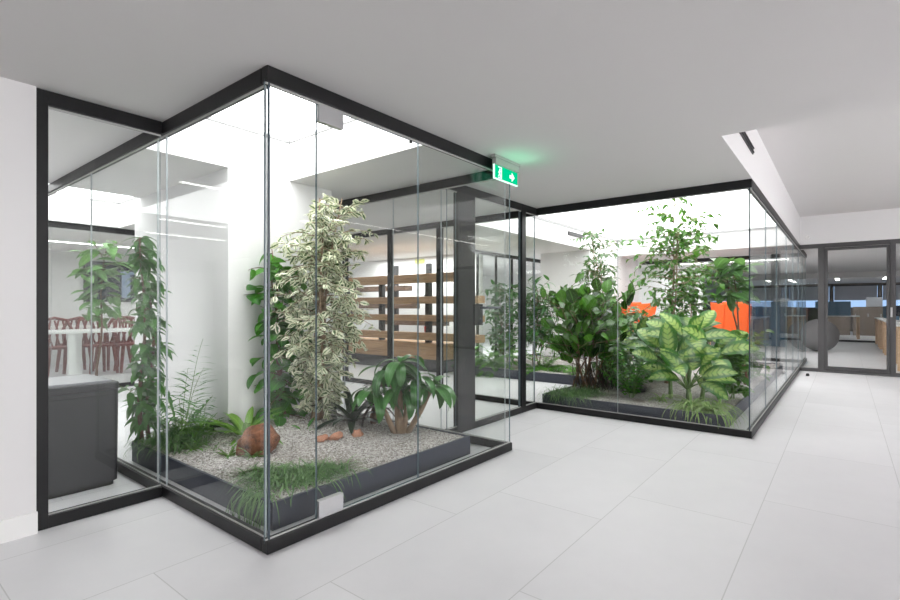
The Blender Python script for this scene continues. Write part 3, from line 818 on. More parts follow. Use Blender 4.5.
# trunked dracaena: canes then heads of drooping leaves
rg = random.Random(15)
heads = [((3.36, 3.42, .76), (3.44, 3.36, .14)), ((3.52, 3.24, .68), (3.47, 3.33, .14)), ((3.44, 3.33, .58), (3.455, 3.345, .14)), ((3.63, 3.10, .60), (3.50, 3.31, .14)), ((3.28, 3.55, .56), (3.42, 3.39, .14)), ((3.40, 3.30, .84), (3.45, 3.35, .3))]
rosette('dracaena', 'stocky dracaena with several bare canes and drooping broad green leaves', (3.45, 3.34, .15), BOX1, 15, 'drac', n=11, Ln=.37, W=.10, prof='oval', el=(-.1, 1.0), droop=2.0, stems=heads, stem='bark', fold=.2, seg=8)
# bird's nest fern
rosette('nest_fern', 'bright green nest fern behind the brown rock', (2.40, 4.28, .17), (1.6, 2.58, 4.0, 4.59), 16, 'nest', n=26, Ln=.47, W=.075, prof='strap', el=(.15, 1.25), droop=1.0, fold=.3, cat='fern', seg=8, wave=.06, rad=.05)
# rock
m2 = MB(); m2.blob((2.22, 3.77, .25), .155, 6, .17, 16, 22, (1.05, .9, .88), freq=1.6); tag(m2.build('rock', 'rock', smooth=True), 'rough reddish brown rock on the gravel beside the nest fern', 'rock')
for k, (u, v, r, lb) in enumerate(((2.74, 3.61, .055, 'left of the pair of small terracotta stones under the ficus'), (2.86, 3.57, .06, 'right of the pair of small terracotta stones under the ficus'))):
    m2 = MB(); m2.blob((u, v, gz1(u, v)+.02), r, k+5, .3, 8, 10, (1.2, .8, .55)); tag(m2.build('terracotta_stone', 'terra', smooth=True), lb, 'stone')
m2 = MB(); m2.blob((3.06, 3.52, gz1(3.06, 3.52)+.02), .05, 9, .3, 8, 10, (1, .8, .8)); tag(m2.build('pale_stone', 'terra', smooth=True), 'small round stone in the gravel left of the dracaena', 'stone')
# seedling and little weeds
rosette('seedling', 'single small seedling on the gravel in front of the ficus', (2.80, 3.95, .18), BOX1, 17, 'pothos', n=5, Ln=.11, W=.045, prof='ov2', el=(.3, 1.3), droop=.4, petiole=.06, seg=4)
for k, (u, v, lb) in enumerate(((2.03, 3.88, 'tiny pale weed on the gravel left of the brown rock'), (1.93, 4.30, 'tiny pale weed at the left edge of the near gravel bed'), (2.12, 3.70, 'tiny trailing weed at the foot of the brown rock'))):
    rosette('weed', lb, (u, v, gz1(u, v)), BOX1, 20+k, 'fern', n=16, Ln=.05, W=.02, prof='oval', el=(.0, 1.2), droop=.6, petiole=.09, seg=3, cat='weed')
# grasses
grass('trailing_grass', 'mat of fine grass spilling over the front corner of the near planter', [(2.05, 3.05, .10, .11), (2.28, 2.98, .12, .08), (1.95, 3.20, .05, .09), (2.14, 3.02, .12, .08)], BOX1, 31, 'grass', n=800, Ln=(.14, .32), W=.010, poly=PB1, gz=gz1, el=(.1, .9), droop=1.9, stuff=True)
grass('overhanging_grass', 'loose long grass blades hanging over the left rim of the near planter', [(1.79, 2.98, .03, .07)], (1.60, 2.60, 4, 6), 35, 'grass', n=90, Ln=(.22, .42), W=.008, poly=PB1, gz=gz1, el=(.2, .7), droop=2.6, az=(3.4, .6), stuff=True)
grass('mat_grass', 'mound of green grass at the left rim of the near planter', [(1.86, 4.55, .08, .16), (1.84, 4.80, .08, .08), (2.0, 4.5, .07, .12)], BOX1, 32, 'grass', n=800, Ln=(.12, .28), W=.009, poly=PB1, gz=gz1, el=(.1, 1.2), droop=2.0, stuff=True)
for k, (u, v, lb) in enumerate(((2.10, 4.62, 'feathery bright asparagus fern, nearer the viewer'), (2.24, 4.80, 'feathery bright asparagus fern beside the white wall corner'), (2.0, 4.85, 'feathery bright asparagus fern at the back of the bed'))):
    fernp('asparagus_fern', lb, (u, v, gz1(u, v)), BOX1, 40+k, 'aspar', n=26, Ln=.27, pin=.035, pw=.008, el=(.1, 1.3), droop=1.0, np_=20, fluffy=True)
# tall leafy plant at the back left of the near box
tree('schefflera', 'tall glossy leaved plant at the far left of the near box', (1.78, 4.88, .16), (1.80, 5.0, 2.0), BOX1, 51, 'palm', 'bark2', lambda t: .09, nbr=90, lpb=6, Ln=.17, W=.06, prof='lance', trunks=2, tr=.02, t0=.1, spread=.1, elev=(-.2, .6), droop=1.0, ldroop=1.0)
fernp('palm', 'small palm with narrow leaflets in front of the grey wall', (2.05, 4.8, .16), BOX1, 52, 'palm', n=9, Ln=.95, pin=.26, pw=.03, el=(.8, 1.5), droop=.9, np_=14, cat='palm')
# spot light and cable
t = thing('garden_spotlight', 'small black spotlight on the gravel by the white wall', 'spotlight', (2.33, 4.62, .2))
m2 = MB(); m2.tube([(2.26, 4.74, .25), (2.34, 4.62, .26)], [.028, .034], 10); m2.build('lamp_head', 'blackp', t, smooth=False)
m2 = MB(); m2.tube([(2.30, 4.69, .16), (2.30, 4.69, .25)], .008, 6); m2.build('spike', 'blackp', t)
m2 = MB(); m2.tube([(2.341, 4.618, .26), (2.345, 4.612, .2605)], .030, 10); m2.build('lens', 'alu', t)

# ---- far box
tree('weeping_ficus', 'tall slender ficus reaching the skylight in the far box', (8.05, 2.15, .16), (8.05, 2.0, 3.0), BOX2, 61, 'fic', 'bark', lambda t: .15+.62*sin(pi*min(1, (t-.30)/.85))**.5 if t > .3 else .15,
     nbr=150, lpb=11, Ln=.12, W=.062, prof='lance', trunks=3, tr=.022, t0=.22, spread=.12, elev=(.0, .9), droop=.9, ldroop=.8, cat='tree')
tree('small_ficus', 'narrow pale ficus beside the white wall corner of the far box', (9.6, 3.75, .16), (9.5, 3.75, 2.75), BOX2, 62, 'fic2', 'bark', lambda t: .32+.25*t,
     nbr=130, lpb=10, Ln=.13, W=.055, prof='lance', trunks=3, tr=.02, t0=.12, spread=.15, elev=(.0, .8), droop=.8, ldroop=.8, cat='tree')
tree('waxy_shrub', 'large dark shrub with big oval waxy leaves at the left of the far box', (7.05, 3.02, .16), (7.02, 3.05, 1.52), BOX2, 63, 'wax', 'bark2', lambda t: .66*sin(pi*min(1, t*.62+.25))**.6,
     nbr=160, lpb=4, Ln=.185, W=.13, prof='round', trunks=12, tr=.016, t0=.30, spread=.56, elev=(.1, 1.1), droop=.25, ldroop=.25, cat='shrub', lel=(.2, 1.3), face=.9, bw=.4, lit=(-.6, -.2))
grass('root_tangle', 'tangle of bare brown stems under the waxy shrub', [(7.1, 2.9, .2, .16)], BOX2, 64, 'purple', n=120, Ln=(.3, .7), W=.012, poly=PB2, gz=gz2, el=(.9, 1.5), droop=.4, cat='stems', stuff=True)
rosette('dieffenbachia', 'dieffenbachia with huge cream marbled leaves in the middle of the far box', (7.0, 1.60, .16), BOX2, 65, 'feather', n=14, Ln=.44, W=.215, prof='oval', el=(.45, 1.4), droop=1.2, lit=(-1.0, -.3), petiole=.33, seg=8, fold=.12, stems=[((7.04, 1.60, .82), (7.0, 1.6, .14)), ((6.86, 1.80, .55), (6.88, 1.78, .14)), ((7.1, 1.38, .62), (7.05, 1.45, .14)), ((6.75, 1.55, .34), (6.8, 1.56, .14))], stem='stemg')
rosette('dieffenbachia', 'smaller marbled dieffenbachia behind the big one, near the ficus trunks', (8.0, 2.55, .16), BOX2, 66, 'feather', n=14, Ln=.38, W=.19, prof='oval', el=(.5, 1.4), droop=1.1, lit=(-.8, -.3), petiole=.35, seg=7, fold=.12, stems=[((8.0, 2.55, .65), (8.0, 2.55, .14)), ((8.1, 2.35, .5), (8.1, 2.4, .14))], stem='stemg')
fernp('zz_plant', 'glossy upright plant with paired leaflets left of the dieffenbachia', (6.68, 2.22, .16), BOX2, 67, 'zz', n=15, Ln=.78, pin=.12, pw=.055, el=(.9, 1.5), droop=.5, np_=13, cat='plant')
fernp('zz_plant', 'dark upright plant with paired leaflets in front of the waxy shrub stems', (7.3, 2.45, .16), BOX2, 68, 'drac', n=12, Ln=.7, pin=.13, pw=.06, el=(.7, 1.5), droop=.6, np_=12, cat='plant')
for k, (u, v, nn, l, lb) in enumerate(((6.36, 1.42, 95, .52, 'long arching spider plant spilling over the front rim of the far planter'), (6.32, 1.20, 85, .46, 'spider plant at the front right corner of the far planter'), (6.75, 1.20, 30, .36, 'spider plant beside the right glass of the far box'), (6.7, 1.85, 30, .30, 'small spider plant left of the trailing ones'))):
    rosette('spider_plant', lb, (u, v, .17), BOX2, 70+k, 'spider', n=nn, Ln=l, W=.024, prof='blade', el=(.2, 1.3), droop=2.6, fold=.3, seg=9)
tree('philodendron', 'leafy plant behind the spider plants at the right of the far box', (7.4, 1.22, .16), (7.4, 1.25, .95), BOX2, 76, 'fic', 'stemg', lambda t: .30, nbr=60, lpb=7, Ln=.14, W=.08, prof='ov2', trunks=5, tr=.01, t0=.1, spread=.22, elev=(.0, .9), droop=.6, ldroop=.7)
tree('schefflera', 'broad leaved plant rising behind the orange chair in the far box', (8.9, 1.20, .16), (8.9, 1.42, 2.15), BOX2, 77, 'fiddle', 'bark2', lambda t: .14+.26*t, nbr=24, lpb=4, Ln=.36, W=.15, prof='oval', trunks=2, tr=.02, t0=.72, spread=.12, elev=(.0, .7), droop=.3, ldroop=.5)
tree('leafy_climber', 'bright leafy sapling beside the tall ficus', (8.8, 2.05, .16), (8.8, 1.9, 2.35), BOX2, 78, 'fic', 'bark', lambda t: .12+.2*t, nbr=50, lpb=7, Ln=.14, W=.075, prof='ov2', trunks=2, tr=.014, t0=.3, spread=.12, elev=(.1, .9), droop=.7, ldroop=.7)
tree('undergrowth_shrub', 'dense mid green shrub behind the dieffenbachia', (8.5, 2.6, .16), (8.5, 2.6, 1.35), BOX2, 79, 'drac', 'stemg', lambda t: .45, nbr=90, lpb=8, Ln=.16, W=.07, prof='lance', trunks=7, tr=.012, t0=.1, spread=.4, elev=(.0, .9), droop=.6, ldroop=.7, cat='shrub')
tree('undergrowth_shrub', 'dense dark shrub behind the waxy shrub, right side', (9.0, 3.3, .16), (9.0, 3.3, 1.3), BOX2, 80, 'drac', 'stemg', lambda t: .42, nbr=80, lpb=8, Ln=.17, W=.08, prof='lance', trunks=7, tr=.012, t0=.1, spread=.4, elev=(.0, .9), droop=.6, ldroop=.7, cat='shrub')
tree('undergrowth_shrub', 'low leafy shrub at the right side of the far planter, farther back', (9.6, 1.4, .16), (9.6, 1.4, .8), BOX2, 81, 'fic', 'stemg', lambda t: .36, nbr=80, lpb=7, Ln=.16, W=.08, prof='lance', trunks=7, tr=.012, t0=.1, spread=.4, elev=(.0, .9), droop=.6, ldroop=.7, cat='shrub')
tree('undergrowth_shrub', 'mid green shrub under the reveal of the back opening', (9.1, 5.8, .16), (9.1, 5.8, 1.85), BOX2, 82, 'drac', 'bark2', lambda t: .42, nbr=120, lpb=8, Ln=.18, W=.07, prof='lance', trunks=6, tr=.012, t0=.15, spread=.35, elev=(.0, .9), droop=.6, ldroop=.7, cat='shrub')
tree('leaning_dracaena', 'tall narrow dark plant behind the left corner of the far box', (8.9, 4.85, .16), (8.9, 4.8, 1.75), BOX2, 83, 'drac', 'bark2', lambda t: .42, nbr=100, lpb=8, Ln=.26, W=.05, prof='lance', trunks=3, tr=.014, t0=.3, spread=.25, elev=(.2, 1.0), droop=.6, ldroop=.8)
fernp('sword_fern', 'arching bright sword fern at the left end of the rear bed', (8.6, 5.62, .16), BOX2, 84, 'fern', n=34, Ln=.95, pin=.14, pw=.05, el=(.2, 1.3), droop=1.5, np_=20)
fernp('sword_fern', 'arching sword fern between the corridor post and the waxy shrub', (8.7, 4.55, .16), BOX2, 85, 'fern', n=24, Ln=.8, pin=.13, pw=.05, el=(.2, 1.3), droop=1.4, np_=18)
rosette('hosta', 'low bright rosette on the gravel left of the waxy shrub', (8.40, 3.8, .16), BOX2, 86, 'fern', n=22, Ln=.17, W=.06, prof='oval', el=(.2, 1.3), droop=.8, petiole=.07, seg=4)
rosette('hosta', 'low bright rosette at the left end of the rear bed', (8.4, 5.95, .16), BOX2, 87, 'fern', n=22, Ln=.2, W=.07, prof='oval', el=(.2, 1.3), droop=.8, petiole=.09, seg=4)
rosette('corridor_plant', 'small leafy plant at the end of the rear bed seen beside the door stile', (8.5, 6.2, .16), BOX2, 88, 'zz', n=26, Ln=.22, W=.09, prof='oval', el=(.2, 1.4), droop=.8, petiole=.3, seg=4)
grass('corner_grass', 'clump of fine grass at the left corner of the far planter', [(6.34, 3.02, .10, .12), (6.5, 2.86, .14, .12)], BOX2, 90, 'grass', n=1300, Ln=(.15, .40), W=.008, poly=PB2, gz=gz2, el=(.2, 1.1), droop=1.9, stuff=True)
m2 = MB(); m2.blob((7.15, 2.30, .22), .13, 12, .25, 10, 14, (1.6, .9, .6)); tag(m2.build('dark_stone', 'blackp', smooth=True), 'dark low stone in the gravel under the upright plants', 'stone')

tree('undergrowth_shrub', 'low dark shrub between the waxy shrub and the upright bright plant', (7.6, 2.75, .16), (7.6, 2.75, .9), BOX2, 92, 'drac', 'stemg', lambda t: .36, nbr=60, lpb=7, Ln=.15, W=.07, prof='lance', trunks=6, tr=.012, t0=.1, spread=.35, elev=(.0, .9), droop=.6, ldroop=.7, cat='shrub')
# ------------------------------------------------------------------ objects
# waste bin
t = thing('waste_bin', 'dark grey rectangular waste bin behind the short glass wall', 'bin', (1.02, 4.58, 0))
m2 = MB(); m2.rbox(.66, 4.40, .035, 1.43, 5.02, .735, .05, 5, taper=.015); m2.build('bin_body', 'bin', t)
m2 = MB(); m2.rbox(.70, 4.42, .001, 1.40, 5.0, .036, .04, 4); m2.build('plinth', 'blackp', t)
m2 = MB(); m2.rbox(.655, 4.395, .738, 1.435, 5.025, .79, .052, 5, top=.012); m2.build('rim', 'bin', t)
m2 = MB(); m2.rbox(.70, 4.43, .7905, 1.39, 4.98, .806, .045, 5, top=.010); m2.build('lid', 'binlid', t)
m2 = MB(); m2.box(.84, 4.392, .10, .845, 4.4, .70); m2.box(.845, 4.392, .695, 1.36, 4.4, .70); m2.build('panel_seam', 'blackp', t)
m2 = MB(); m2.tube([(.875, 4.37, .70), (.875, 4.395, .70)], .022, 10); m2.build('button', 'blackp', t)

# dining table and chairs
t = thing('dining_table', 'white topped dining table in the back room', 'table', (3.6, 11.05, 0))
m2 = MB(); m2.box(2.2, 10.6, .90, 4.9, 11.5, .945); m2.build('tabletop', 'white', t, bevel=.01)
for u, v in ((2.72, 10.7), (4.8, 10.7), (3.0, 11.4), (4.8, 11.4)):
    m2 = MB(); m2.box(u-.05, v-.05, .001, u+.05, v+.05, .90); m2.build('leg', 'white', t)
t2 = thing('dining_table', 'second white dining table nearer the wall with the screen', 'table', (3.6, 13.3, 0))
m2 = MB(); m2.box(2.6, 13.2, .90, 5.6, 13.9, .945); m2.build('tabletop', 'white', t2, bevel=.01)
for u, v in ((2.7, 13.3), (5.5, 13.3), (2.7, 13.8), (5.5, 13.8)):
    m2 = MB(); m2.box(u-.04, v-.04, .001, u+.04, v+.04, .90); m2.build('leg', 'white', t2)
def chair():
    t = thing('dining_chair', 'red wooden chair', 'chair', (0,0,0), 'red wooden chairs around the white tables')
    m2 = MB(); m2.rbox(-.26, -.25, .56, .26, .25, .60, .08, 4); m2.build('seat', 'redwood', t)
    for x in (-1, 1):
        m2 = MB(); m2.tube([(x*.20, .20, .56), (x*.25, .25, .0)], [.036, .028], 8); m2.build('leg', 'redwood', t)
        m2 = MB(); m2.tube([(x*.20, -.20, .56), (x*.25, -.28, .0)], [.036, .028], 8); m2.build('leg', 'redwood', t)
    m2 = MB()
    m2.tube([(-.23, -.22, .6), (-.27, -.27, .9), (-.2, -.33, 1.10), (0, -.36, 1.15), (.2, -.33, 1.10), (.27, -.27, .9), (.23, -.22, .6)], .03, 7)
    for k in range(-3, 4): m2.tube([(k*.06, -.24, .6), (k*.06+.05*(1 if k % 2 else -1), -.31, .86), (k*.065, -.34, 1.1)], .018, 5)
    m2.build('backrest', 'redwood', t, smooth=True); return t
c0 = chair()
cs = [(2.85, 11.95, pi, 'red wooden chair nearest the left, behind the first white table'), (3.5, 12.0, pi+.15, 'red wooden chair behind the middle of the first white table'), (4.1, 11.95, pi-.1, 'red wooden chair behind the first white table, nearest the tall plants'),
      (3.3, 12.75, 0., 'red wooden chair at the second white table, left'), (4.0, 12.75, .2, 'red wooden chair at the second white table, middle'), (4.7, 12.75, 0., 'red wooden chair at the second white table, right')]
for k, (u, v, a, lb) in enumerate(cs):
    if k == 0: c0.location = V((u, v, 0))*SC; c0.rotation_euler = (0,0,a); c0['label'] = lb
    else: dup(c0, (u, v, 0), a, lb)
t = thing('wall_screen', 'large dark television screen on the white wall of the back room', 'television', (4.7, 14.58, 1.5))
m2 = MB(); m2.box(3.95, 14.53, 1.50, 5.55, 14.597, 2.50); m2.build('bezel', 'blackp', t, bevel=.01)
m2 = MB(); m2.box(3.99, 14.524, 1.54, 5.51, 14.529, 2.46); m2.build('display', 'screen', t)
m2 = MB(); m2.box(4.75, 14.519, 1.6, 4.95, 14.523, 2.2); m2.box(4.7, 14.519, 2.2, 5.2, 14.523, 2.28); m2.build('screen_image', 'scr2', t)
tree('potted_rubber_plant', 'tall indoor plant with broad leaves in the back room beside the screen', (2.50, 8.6, .3), (2.60, 8.6, 2.2), (1.62, 7, 3.6, 9.5), 91, 'fiddle', 'bark2', lambda t: .32, nbr=24, lpb=4, Ln=.30, W=.12, prof='oval', trunks=1, tr=.02, t0=.45, spread=.05, elev=(.1, .8), droop=.5, ldroop=.8)
t = thing('plant_pot', 'white round pot of the indoor plant in the back room', 'pot', (2.35, 8.6, 0)); m2 = MB(); m2.tube([(2.5, 8.6, .001), (2.5, 8.6, .30), (2.5, 8.6, .30), (2.5, 8.6, .27)], [.16, .2, .18, .18], 24); m2.build('pot_body', 'white', t)

# timber shelf planks
t = thing('timber_shelf', 'wide display shelf of stacked rough timber planks on a dark base', 'shelf', (8.2, 8, 0))
for z0, z1, v0, v1, lb in ((1.89, 2.07, 5.9, 9.4, None), (1.44, 1.59, 5.55, 10.0, None), (1.07, 1.20, 5.55, 10.1, None), (.67, .82, 5.55, 9.75, None)):
    m2 = MB(); m2.box(7.86, v0, z0, 8.10, v1, z1); m2.build('plank', 'wood', t, bevel=.008)
m2 = MB(); m2.box(7.86, 6.45, .27, 8.6, 9.75, .60); m2.build('bench', 'wood', t, bevel=.008)
m2 = MB(); m2.box(7.95, 6.5, .001, 8.55, 9.7, .27); m2.build('plinth', 'jamb', t)
for v in (7.0, 8.45, 9.6):
    m2 = MB(); m2.box(8.10, v, .60, 8.20, v+.12, 2.1); m2.build('post', 'jamb', t)
t = thing('timber_shelf', 'set of shorter dark planks on posts behind the wide timber planks', 'shelf', (9.2, 8.6, 0))
for z, v0, v1 in ((1.78, 8.6, 10.6), (1.33, 8.35, 10.3), (.92, 7.4, 9.3)):
    m2 = MB(); m2.box(9.0, v0, z, 9.3, v1, z+.13); m2.build('plank', 'dkwood', t, bevel=.006)
for v in (8.05, 9.2):
    m2 = MB(); m2.box(9.32, v, .001, 9.42, v+.12, 2.45); m2.build('post', 'jamb', t)
t = thing('red_cup', 'small red cup standing on the timber bench', 'cup', (8.15, 7.1, .82))
m2 = MB(); m2.tube([(8.15, 7.12, .8205), (8.15, 7.12, .95)], [.05, .06], 14); m2.build('cup_body', 'red', t, smooth=False)
m2 = MB(); m2.tube([(8.15, 7.12, .84), (8.17, 7.15, 1.08)], .006, 6); m2.build('straw', 'white', t)
m2 = MB(); m2.box(9.885, 8.72, 2.52, 9.898, 9.05, 2.70-.05); tag(m2.build('paper_note', 'yellow'), 'pale yellow note pinned high on the white wall behind the planks', 'note')
m2 = MB(); m2.box(9.885, 8.5, 1.66, 9.898, 8.72, 1.70); tag(m2.build('wall_socket', 'blackp'), 'small dark socket strip on the white wall behind the planks', 'socket')

# orange high-back armchairs beyond the far box
def armchair():
    t = thing('armchair', 'orange armchair', 'armchair', (0,0,0), 'orange high back armchairs')
    m2 = MB(); m2.rbox(-.27, -.34, .58, .27, .34, .74, .08, 4, top=.04); m2.build('seat', 'orange', t)
    m2 = MB()
    prof = [(.22, .60), (.36, .60), (.46, 1.46), (.30, 1.50)]
    vs = [(x, y, z) for x in (-.27, .27) for y, z in prof]
    m2.add(vs, [(0,1,2,3)[::-1], (4,5,6,7), (0,4,5,1)[::-1], (1,5,6,2)[::-1], (2,6,7,3)[::-1], (3,7,4,0)[::-1]]); m2.build('backrest', 'orange', t, bevel=.03)
    for s in (-1, 1):
        m2 = MB(); x0, x1 = sorted((s*.27, s*.33)); m2.add([(x, y, z) for x in (x0, x1) for y, z in ((-.06, .62), (.37, .62), (.46, 1.44), (-.16, 1.48), (-.02, .95))], [(0,1,2,3,4)[::-1], (5,6,7,8,9), (0,5,6,1)[::-1], (1,6,7,2)[::-1], (2,7,8,3)[::-1], (3,8,9,4)[::-1], (4,9,5,0)[::-1]])
        m2.build('arm', 'orange', t, bevel=.02)
    for x in (-.28, .28):
        for y in (-.26, .28):
            m2 = MB(); m2.tube([(x, y, .58), (x*1.08, y*1.08, .0)], [.025, .016], 8); m2.build('leg', 'oak', t)
    return t
a0 = armchair(); a0.location = V((13.35, 2.19, 0))*SC; a0.rotation_euler = (0, 0, R(125)); a0['label'] = 'orange high back armchair seen to the right of the tall ficus'
dup(a0, (13.25, 4.1, 0), R(60), 'orange high back armchair seen to the left of the tall ficus')

# office: desks, screens, cabinets, pouf
m2 = MB(); m2.blob((19.1, .62, .50), .50, 2, .01, 16, 24); tag(m2.build('ball_pouf', 'felt', smooth=True), 'large round grey felt ball seat on the office floor', 'pouf')
def desk(label, u0, u1, v0=-2.5, v1=-.86):
    t = thing('desk', label, 'desk', ((u0+u1)/2, (v0+v1)/2, 0), 'oak legged office desks')
    m2 = MB(); m2.box(u0, v0, .95, u1, v1, .985); m2.build('desktop', 'white', t, bevel=.005)
    for u in (u0+.03, u1-.13):
        for v in (v1-.20, v0+.02):
            m2 = MB(); m2.box(u, v, .001, u+.10, v+.18, .95); m2.build('leg', 'oak', t)
    m2 = MB(); m2.box(u0+.13, v1-.08, .85, u1-.13, v1-.04, .95); m2.build('apron', 'oak', t)
def divider(label, x0, y0, x1, y1, z0=.986, z1=1.40, mat='blue'):
    m2 = MB(); m2.box(x0, y0, z0, x1, y1, z1); tag(m2.build('desk_divider', mat, bevel=.015), label, 'divider', 'blue felt desk dividers')
desk('oak legged desk nearest the office glass', 14.2, 16.2)
desk('oak legged desk second in the office row', 16.9, 18.9)
desk('oak legged desk third in the office row', 19.5, 21.5)
desk('oak legged desk last in the office row before the partition', 22.3, 24.3)
divider('light blue divider on the nearest office desk', 14.3, -1.75, 16.1, -1.69, mat='blue2')
divider('dark blue divider on the second office desk', 17.0, -1.45, 18.8, -1.39)
divider('dark blue divider on the third office desk', 19.6, -1.25, 21.4, -1.19)
divider('dark blue divider on the last desk of the row', 22.4, -1.15, 24.2, -1.09)
for k, (u, v, z) in enumerate(((15.1, -1.2, .986), (17.9, -1.12, .986), (20.6, -1.1, .986))):
    t = thing('monitor', ('thin monitor on the nearest office desk', 'thin monitor on the second office desk', 'thin monitor on the third office desk')[k], 'monitor', (u, v, z))
    m2 = MB(); m2.box(u-.02, v-.22, z+.14, u, v+.10, z+.42); m2.build('display', 'screen', t)
    m2 = MB(); m2.box(u, v-.08, z, u+.03, v-.04, z+.2); m2.box(u-.06, v-.14, z, u+.08, v+.02, z+.012); m2.build('stand', 'blackp', t)
# far office beyond second partition
for k, (u, v, w, lb) in enumerate(((27.0, 2.6, 2.2, 'desk bench beyond the second partition, behind the round pouf'), (27.5, .3, 1.6, 'desk bench beyond the second partition, centre of the office door'), (27.0, 5.0, 2.0, 'desk bench far on the left of the office'))):
    t = thing('desk', lb, 'desk', (u, v, 0), 'far office desks')
    m2 = MB(); m2.box(u, v-w/2, .95, u+1.6, v+w/2, .985); m2.build('desktop', 'white', t)
    for a in (-w/2, w/2-.1):
        for b in (0, 1.5):
            m2 = MB(); m2.box(u+b, v+a, .001, u+b+.1, v+a+.1, .95); m2.build('leg', 'oak', t)
divider('dark blue divider left of the office door post', 27.3, 1.9, 27.36, 3.5, z1=1.62)
divider('wide dark blue divider seen through the office door', 27.8, -.20, 27.86, 1.05, z1=1.62)
divider('dark blue divider far left in the office', 27.3, 4.2, 27.36, 5.9, z1=1.62)
for k, (u, v, lb) in enumerate(((27.9, 2.9, 'black monitor beyond the partition, above the round pouf'), (28.1, .45, 'black monitor beyond the partition in the middle of the office door'), (27.9, 5.2, 'black monitor beyond the partition, far left'))):
    t = thing('monitor', lb, 'monitor', (u, v, .986), 'monitors on the far office desks')
    m2 = MB(); m2.box(u, v-.4, 1.12, u+.03, v+.4, 1.52); m2.build('display', 'screen', t)
    m2 = MB(); m2.box(u+.03, v-.05, .986, u+.06, v+.05, 1.3); m2.box(u-.08, v-.14, .986, u+.14, v+.14, .998); m2.build('stand', 'blackp', t)
for k, (u, v0, v1, h, lb) in enumerate(((31., -1.7, -.3, 1.38, 'brown low cabinet seen through the office door'), (31., -.2, 1.4, 1.25, 'brown low cabinet behind the blue divider'), (31., 1.8, 4.2, 1.35, 'brown low cabinet left of the round pouf'))):
    t = thing('cabinet', lb, 'cabinet', (u, (v0+v1)/2, 0))
    m2 = MB(); m2.box(u, v0, .001, u+.6, v1, h); m2.build('body', 'cab', t)
    n = 3
    for q in range(n):
        m2 = MB(); w = (v1-v0)/n; m2.box(u-.03, v0+q*w+.02, .12, u-.002, v0+(q+1)*w-.02, h-.04); dd = m2.build('door', 'cab', t)
        m3 = MB(); m3.box(u-.045, v0+(q+1)*w-.12, .9, u-.031, v0+(q+1)*w-.08, 1.05); m3.build('handle', 'steel', dd)
for k, (u, v, s, lb) in enumerate(((31.2, -1.1, .3, 'pale box standing on the brown cabinet'), (31.2, 2.6, .35, 'pale box on the left brown cabinet'))):
    z = (1.38, 1.35)[k]; m2 = MB(); m2.box(u, v-s, z+.0005, u+.4, v+s, z+.45); tag(m2.build('storage_box', 'blind', bevel=.02), lb, 'box')
def ochair(label, u, v, a):
    t = thing('office_chair', label, 'office chair', (u, v, 0), 'black office chairs')
    c, s = cos(a), sin(a)
    m2 = MB(); m2.rbox(u-.3, v-.3, .56, u+.3, v+.3, .66, .1, 4, top=.03); m2.build('seat', 'blackp', t)
    m2 = MB(); ax = (V((c, s, 0)), V((-s, c, 0)), V((0,0,1))); m2.cbox(V((u, v, 1.0))+ax[0]*.3, (.03, .28, .32), ax); m2.build('backrest', 'blackp', t, bevel=.02)
    m2 = MB(); m2.tube([(u, v, .12), (u, v, .56)], .03, 8)
    for k in range(5): b = k*2*pi/5; m2.tube([(u, v, .12), (u+.32*cos(b), v+.32*sin(b), .06)], [.03, .02], 6); m2.tube([(u+.32*cos(b), v+.32*sin(b)-.02, .04), (u+.32*cos(b), v+.32*sin(b)+.02, .04)], .038, 8)
    m2.build('base', 'blackp', t)
divider('dark blue divider beyond the orange chairs, seen beside the glass corner', 20.5, 1.6, 20.56, 3.3, z0=.001, z1=1.5)
ochair('black office chair seen through the office door', 26.2, .9, .3)
ochair('black office chair beyond the partition on the left', 26.1, 2.6, -.3)
ochair('black office chair far left in the office', 26.1, 4.8, .4)
# windows with blinds on the far office wall
for k in range(6):
    v = -5.6+k*2.1
    w = sthing('window_%d' % (40+k), 'far office window with a grey blind pulled halfway', (35.9, v, 1.2))
    m2 = MB(); m2.box(35.95, v, 1.35, 35.99, v+1.9, 2.55); m2.build('pane', 'win2', w)
    m2 = MB(); m2.box(35.86, v+.02, 1.75, 35.90, v+1.88, 2.58); m2.build('blind', 'blind', w)
    m2 = MB()
    for a, b, c, d in ((v-.06, v, 1.3, 2.6), (v+1.9, v+1.96, 1.3, 2.6), (v, v+1.9, 1.3, 1.35), (v, v+1.9, 2.55, 2.6)): m2.box(35.84, a, c, 35.99, b, d)
    m2.build('frame', 'jamb', w)
m2 = MB(); m2.box(24.3, -7, 2.50, 24.9, 6.7, H-.001); struct('trim_1', m2, 'ceil', 'dropped bulkhead in front of the second office partition')

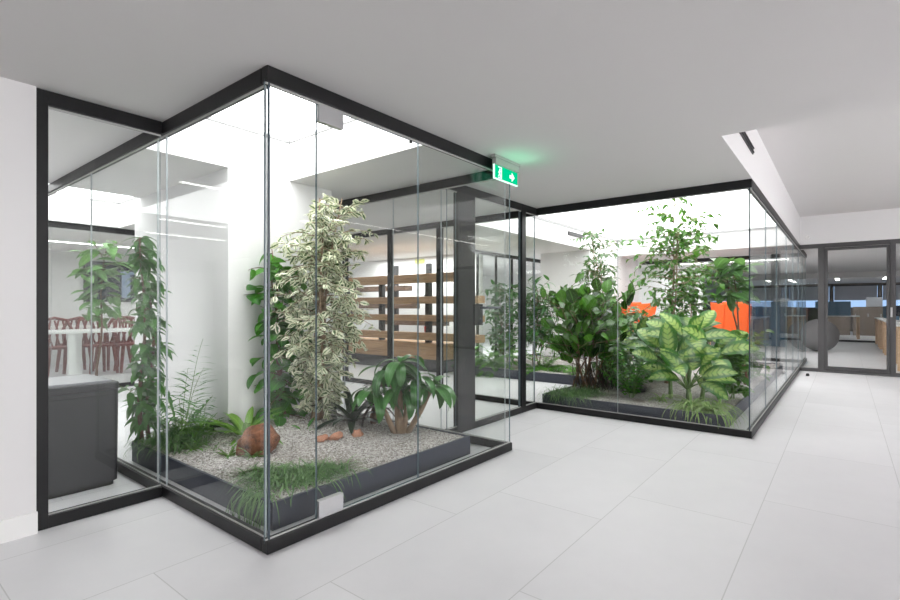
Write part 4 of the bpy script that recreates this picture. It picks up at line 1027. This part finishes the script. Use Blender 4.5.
# ------------------------------------------------------------------ added area lights
def area(name, loc, rot, sx, sy, e, col=(1,1,1)):
    ld = bpy.data.lights.new(name, 'AREA'); ld.shape = 'RECTANGLE'; ld.size = sx*SC; ld.size_y = sy*SC; ld.energy = e; ld.color = col
    o = bpy.data.objects.new(name, ld); o.location = V(loc)*SC; o.rotation_euler = rot; C.objects.link(o)
    return o
area('office_fill', (30, 0, 2.6), (0, 0, 0), 8, 8, 20, (.85, .92, 1))  # fill added under the office ceiling, no daylight opening here
area('office_front_fill', (18.5, -2, 2.66), (0, 0, 0), 8, 5, 22)
area('dining_room_fill', (3.5, 12, 2.66), (0, 0, 0), 5, 3, 32)
area('garden_room_fill', (12, 9, 2.66), (0, 0, 0), 3, 3, 110)
area('left_room_fill', (-1, 6, 2.66), (0, 0, 0), 3, 3, 60)
area('corridor_fill', (16.3, 3, 2.66), (0, 0, 0), 1.6, 4, 40)
area('shelf_fill', (8.7, 8.5, 2.66), (0, 0, 0), 2, 4, 110)
area('hall_fill', (-6.7, -5.8, 1.6), (0, R(-90), 0), 2.2, 5.4, 40, (1, .98, .98))  # fill added behind the viewer; this wall has no window

# world
w = bpy.data.worlds.new('world'); bpy.context.scene.world = w; w.use_nodes = True
w.node_tree.nodes['Background'].inputs[0].default_value = (.8, .88, 1, 1); w.node_tree.nodes['Background'].inputs[1].default_value = .3

# camera
cd = bpy.data.cameras.new('camera'); cam = bpy.data.objects.new('camera', cd); C.objects.link(cam)
cd.sensor_width = 36.; cd.sensor_fit = 'HORIZONTAL'; cd.lens = 497.35*36/900
cd.shift_y = 7.16/900; cd.clip_start = .02; cd.clip_end = 200
cam.location = (0, 0, 1.365*SC); cam.rotation_euler = (R(90), 0, .6711-R(90))
s = bpy.context.scene; s.camera = cam
s.view_settings.view_transform = 'Standard'; s.view_settings.look = 'None'; s.view_settings.gamma = 1; s.view_settings.exposure = 0.3
s.view_settings.use_curve_mapping = False
try:
    s.cycles.use_denoising = True; s.cycles.max_bounces = 10; s.cycles.transparent_max_bounces = 40; s.cycles.diffuse_bounces = 5; s.cycles.caustics_reflective = False; s.cycles.caustics_refractive = False
    s.cycles.sample_clamp_indirect = 8.
except Exception: pass
for o in bpy.data.objects:
    if '_o' in o: del o['_o']
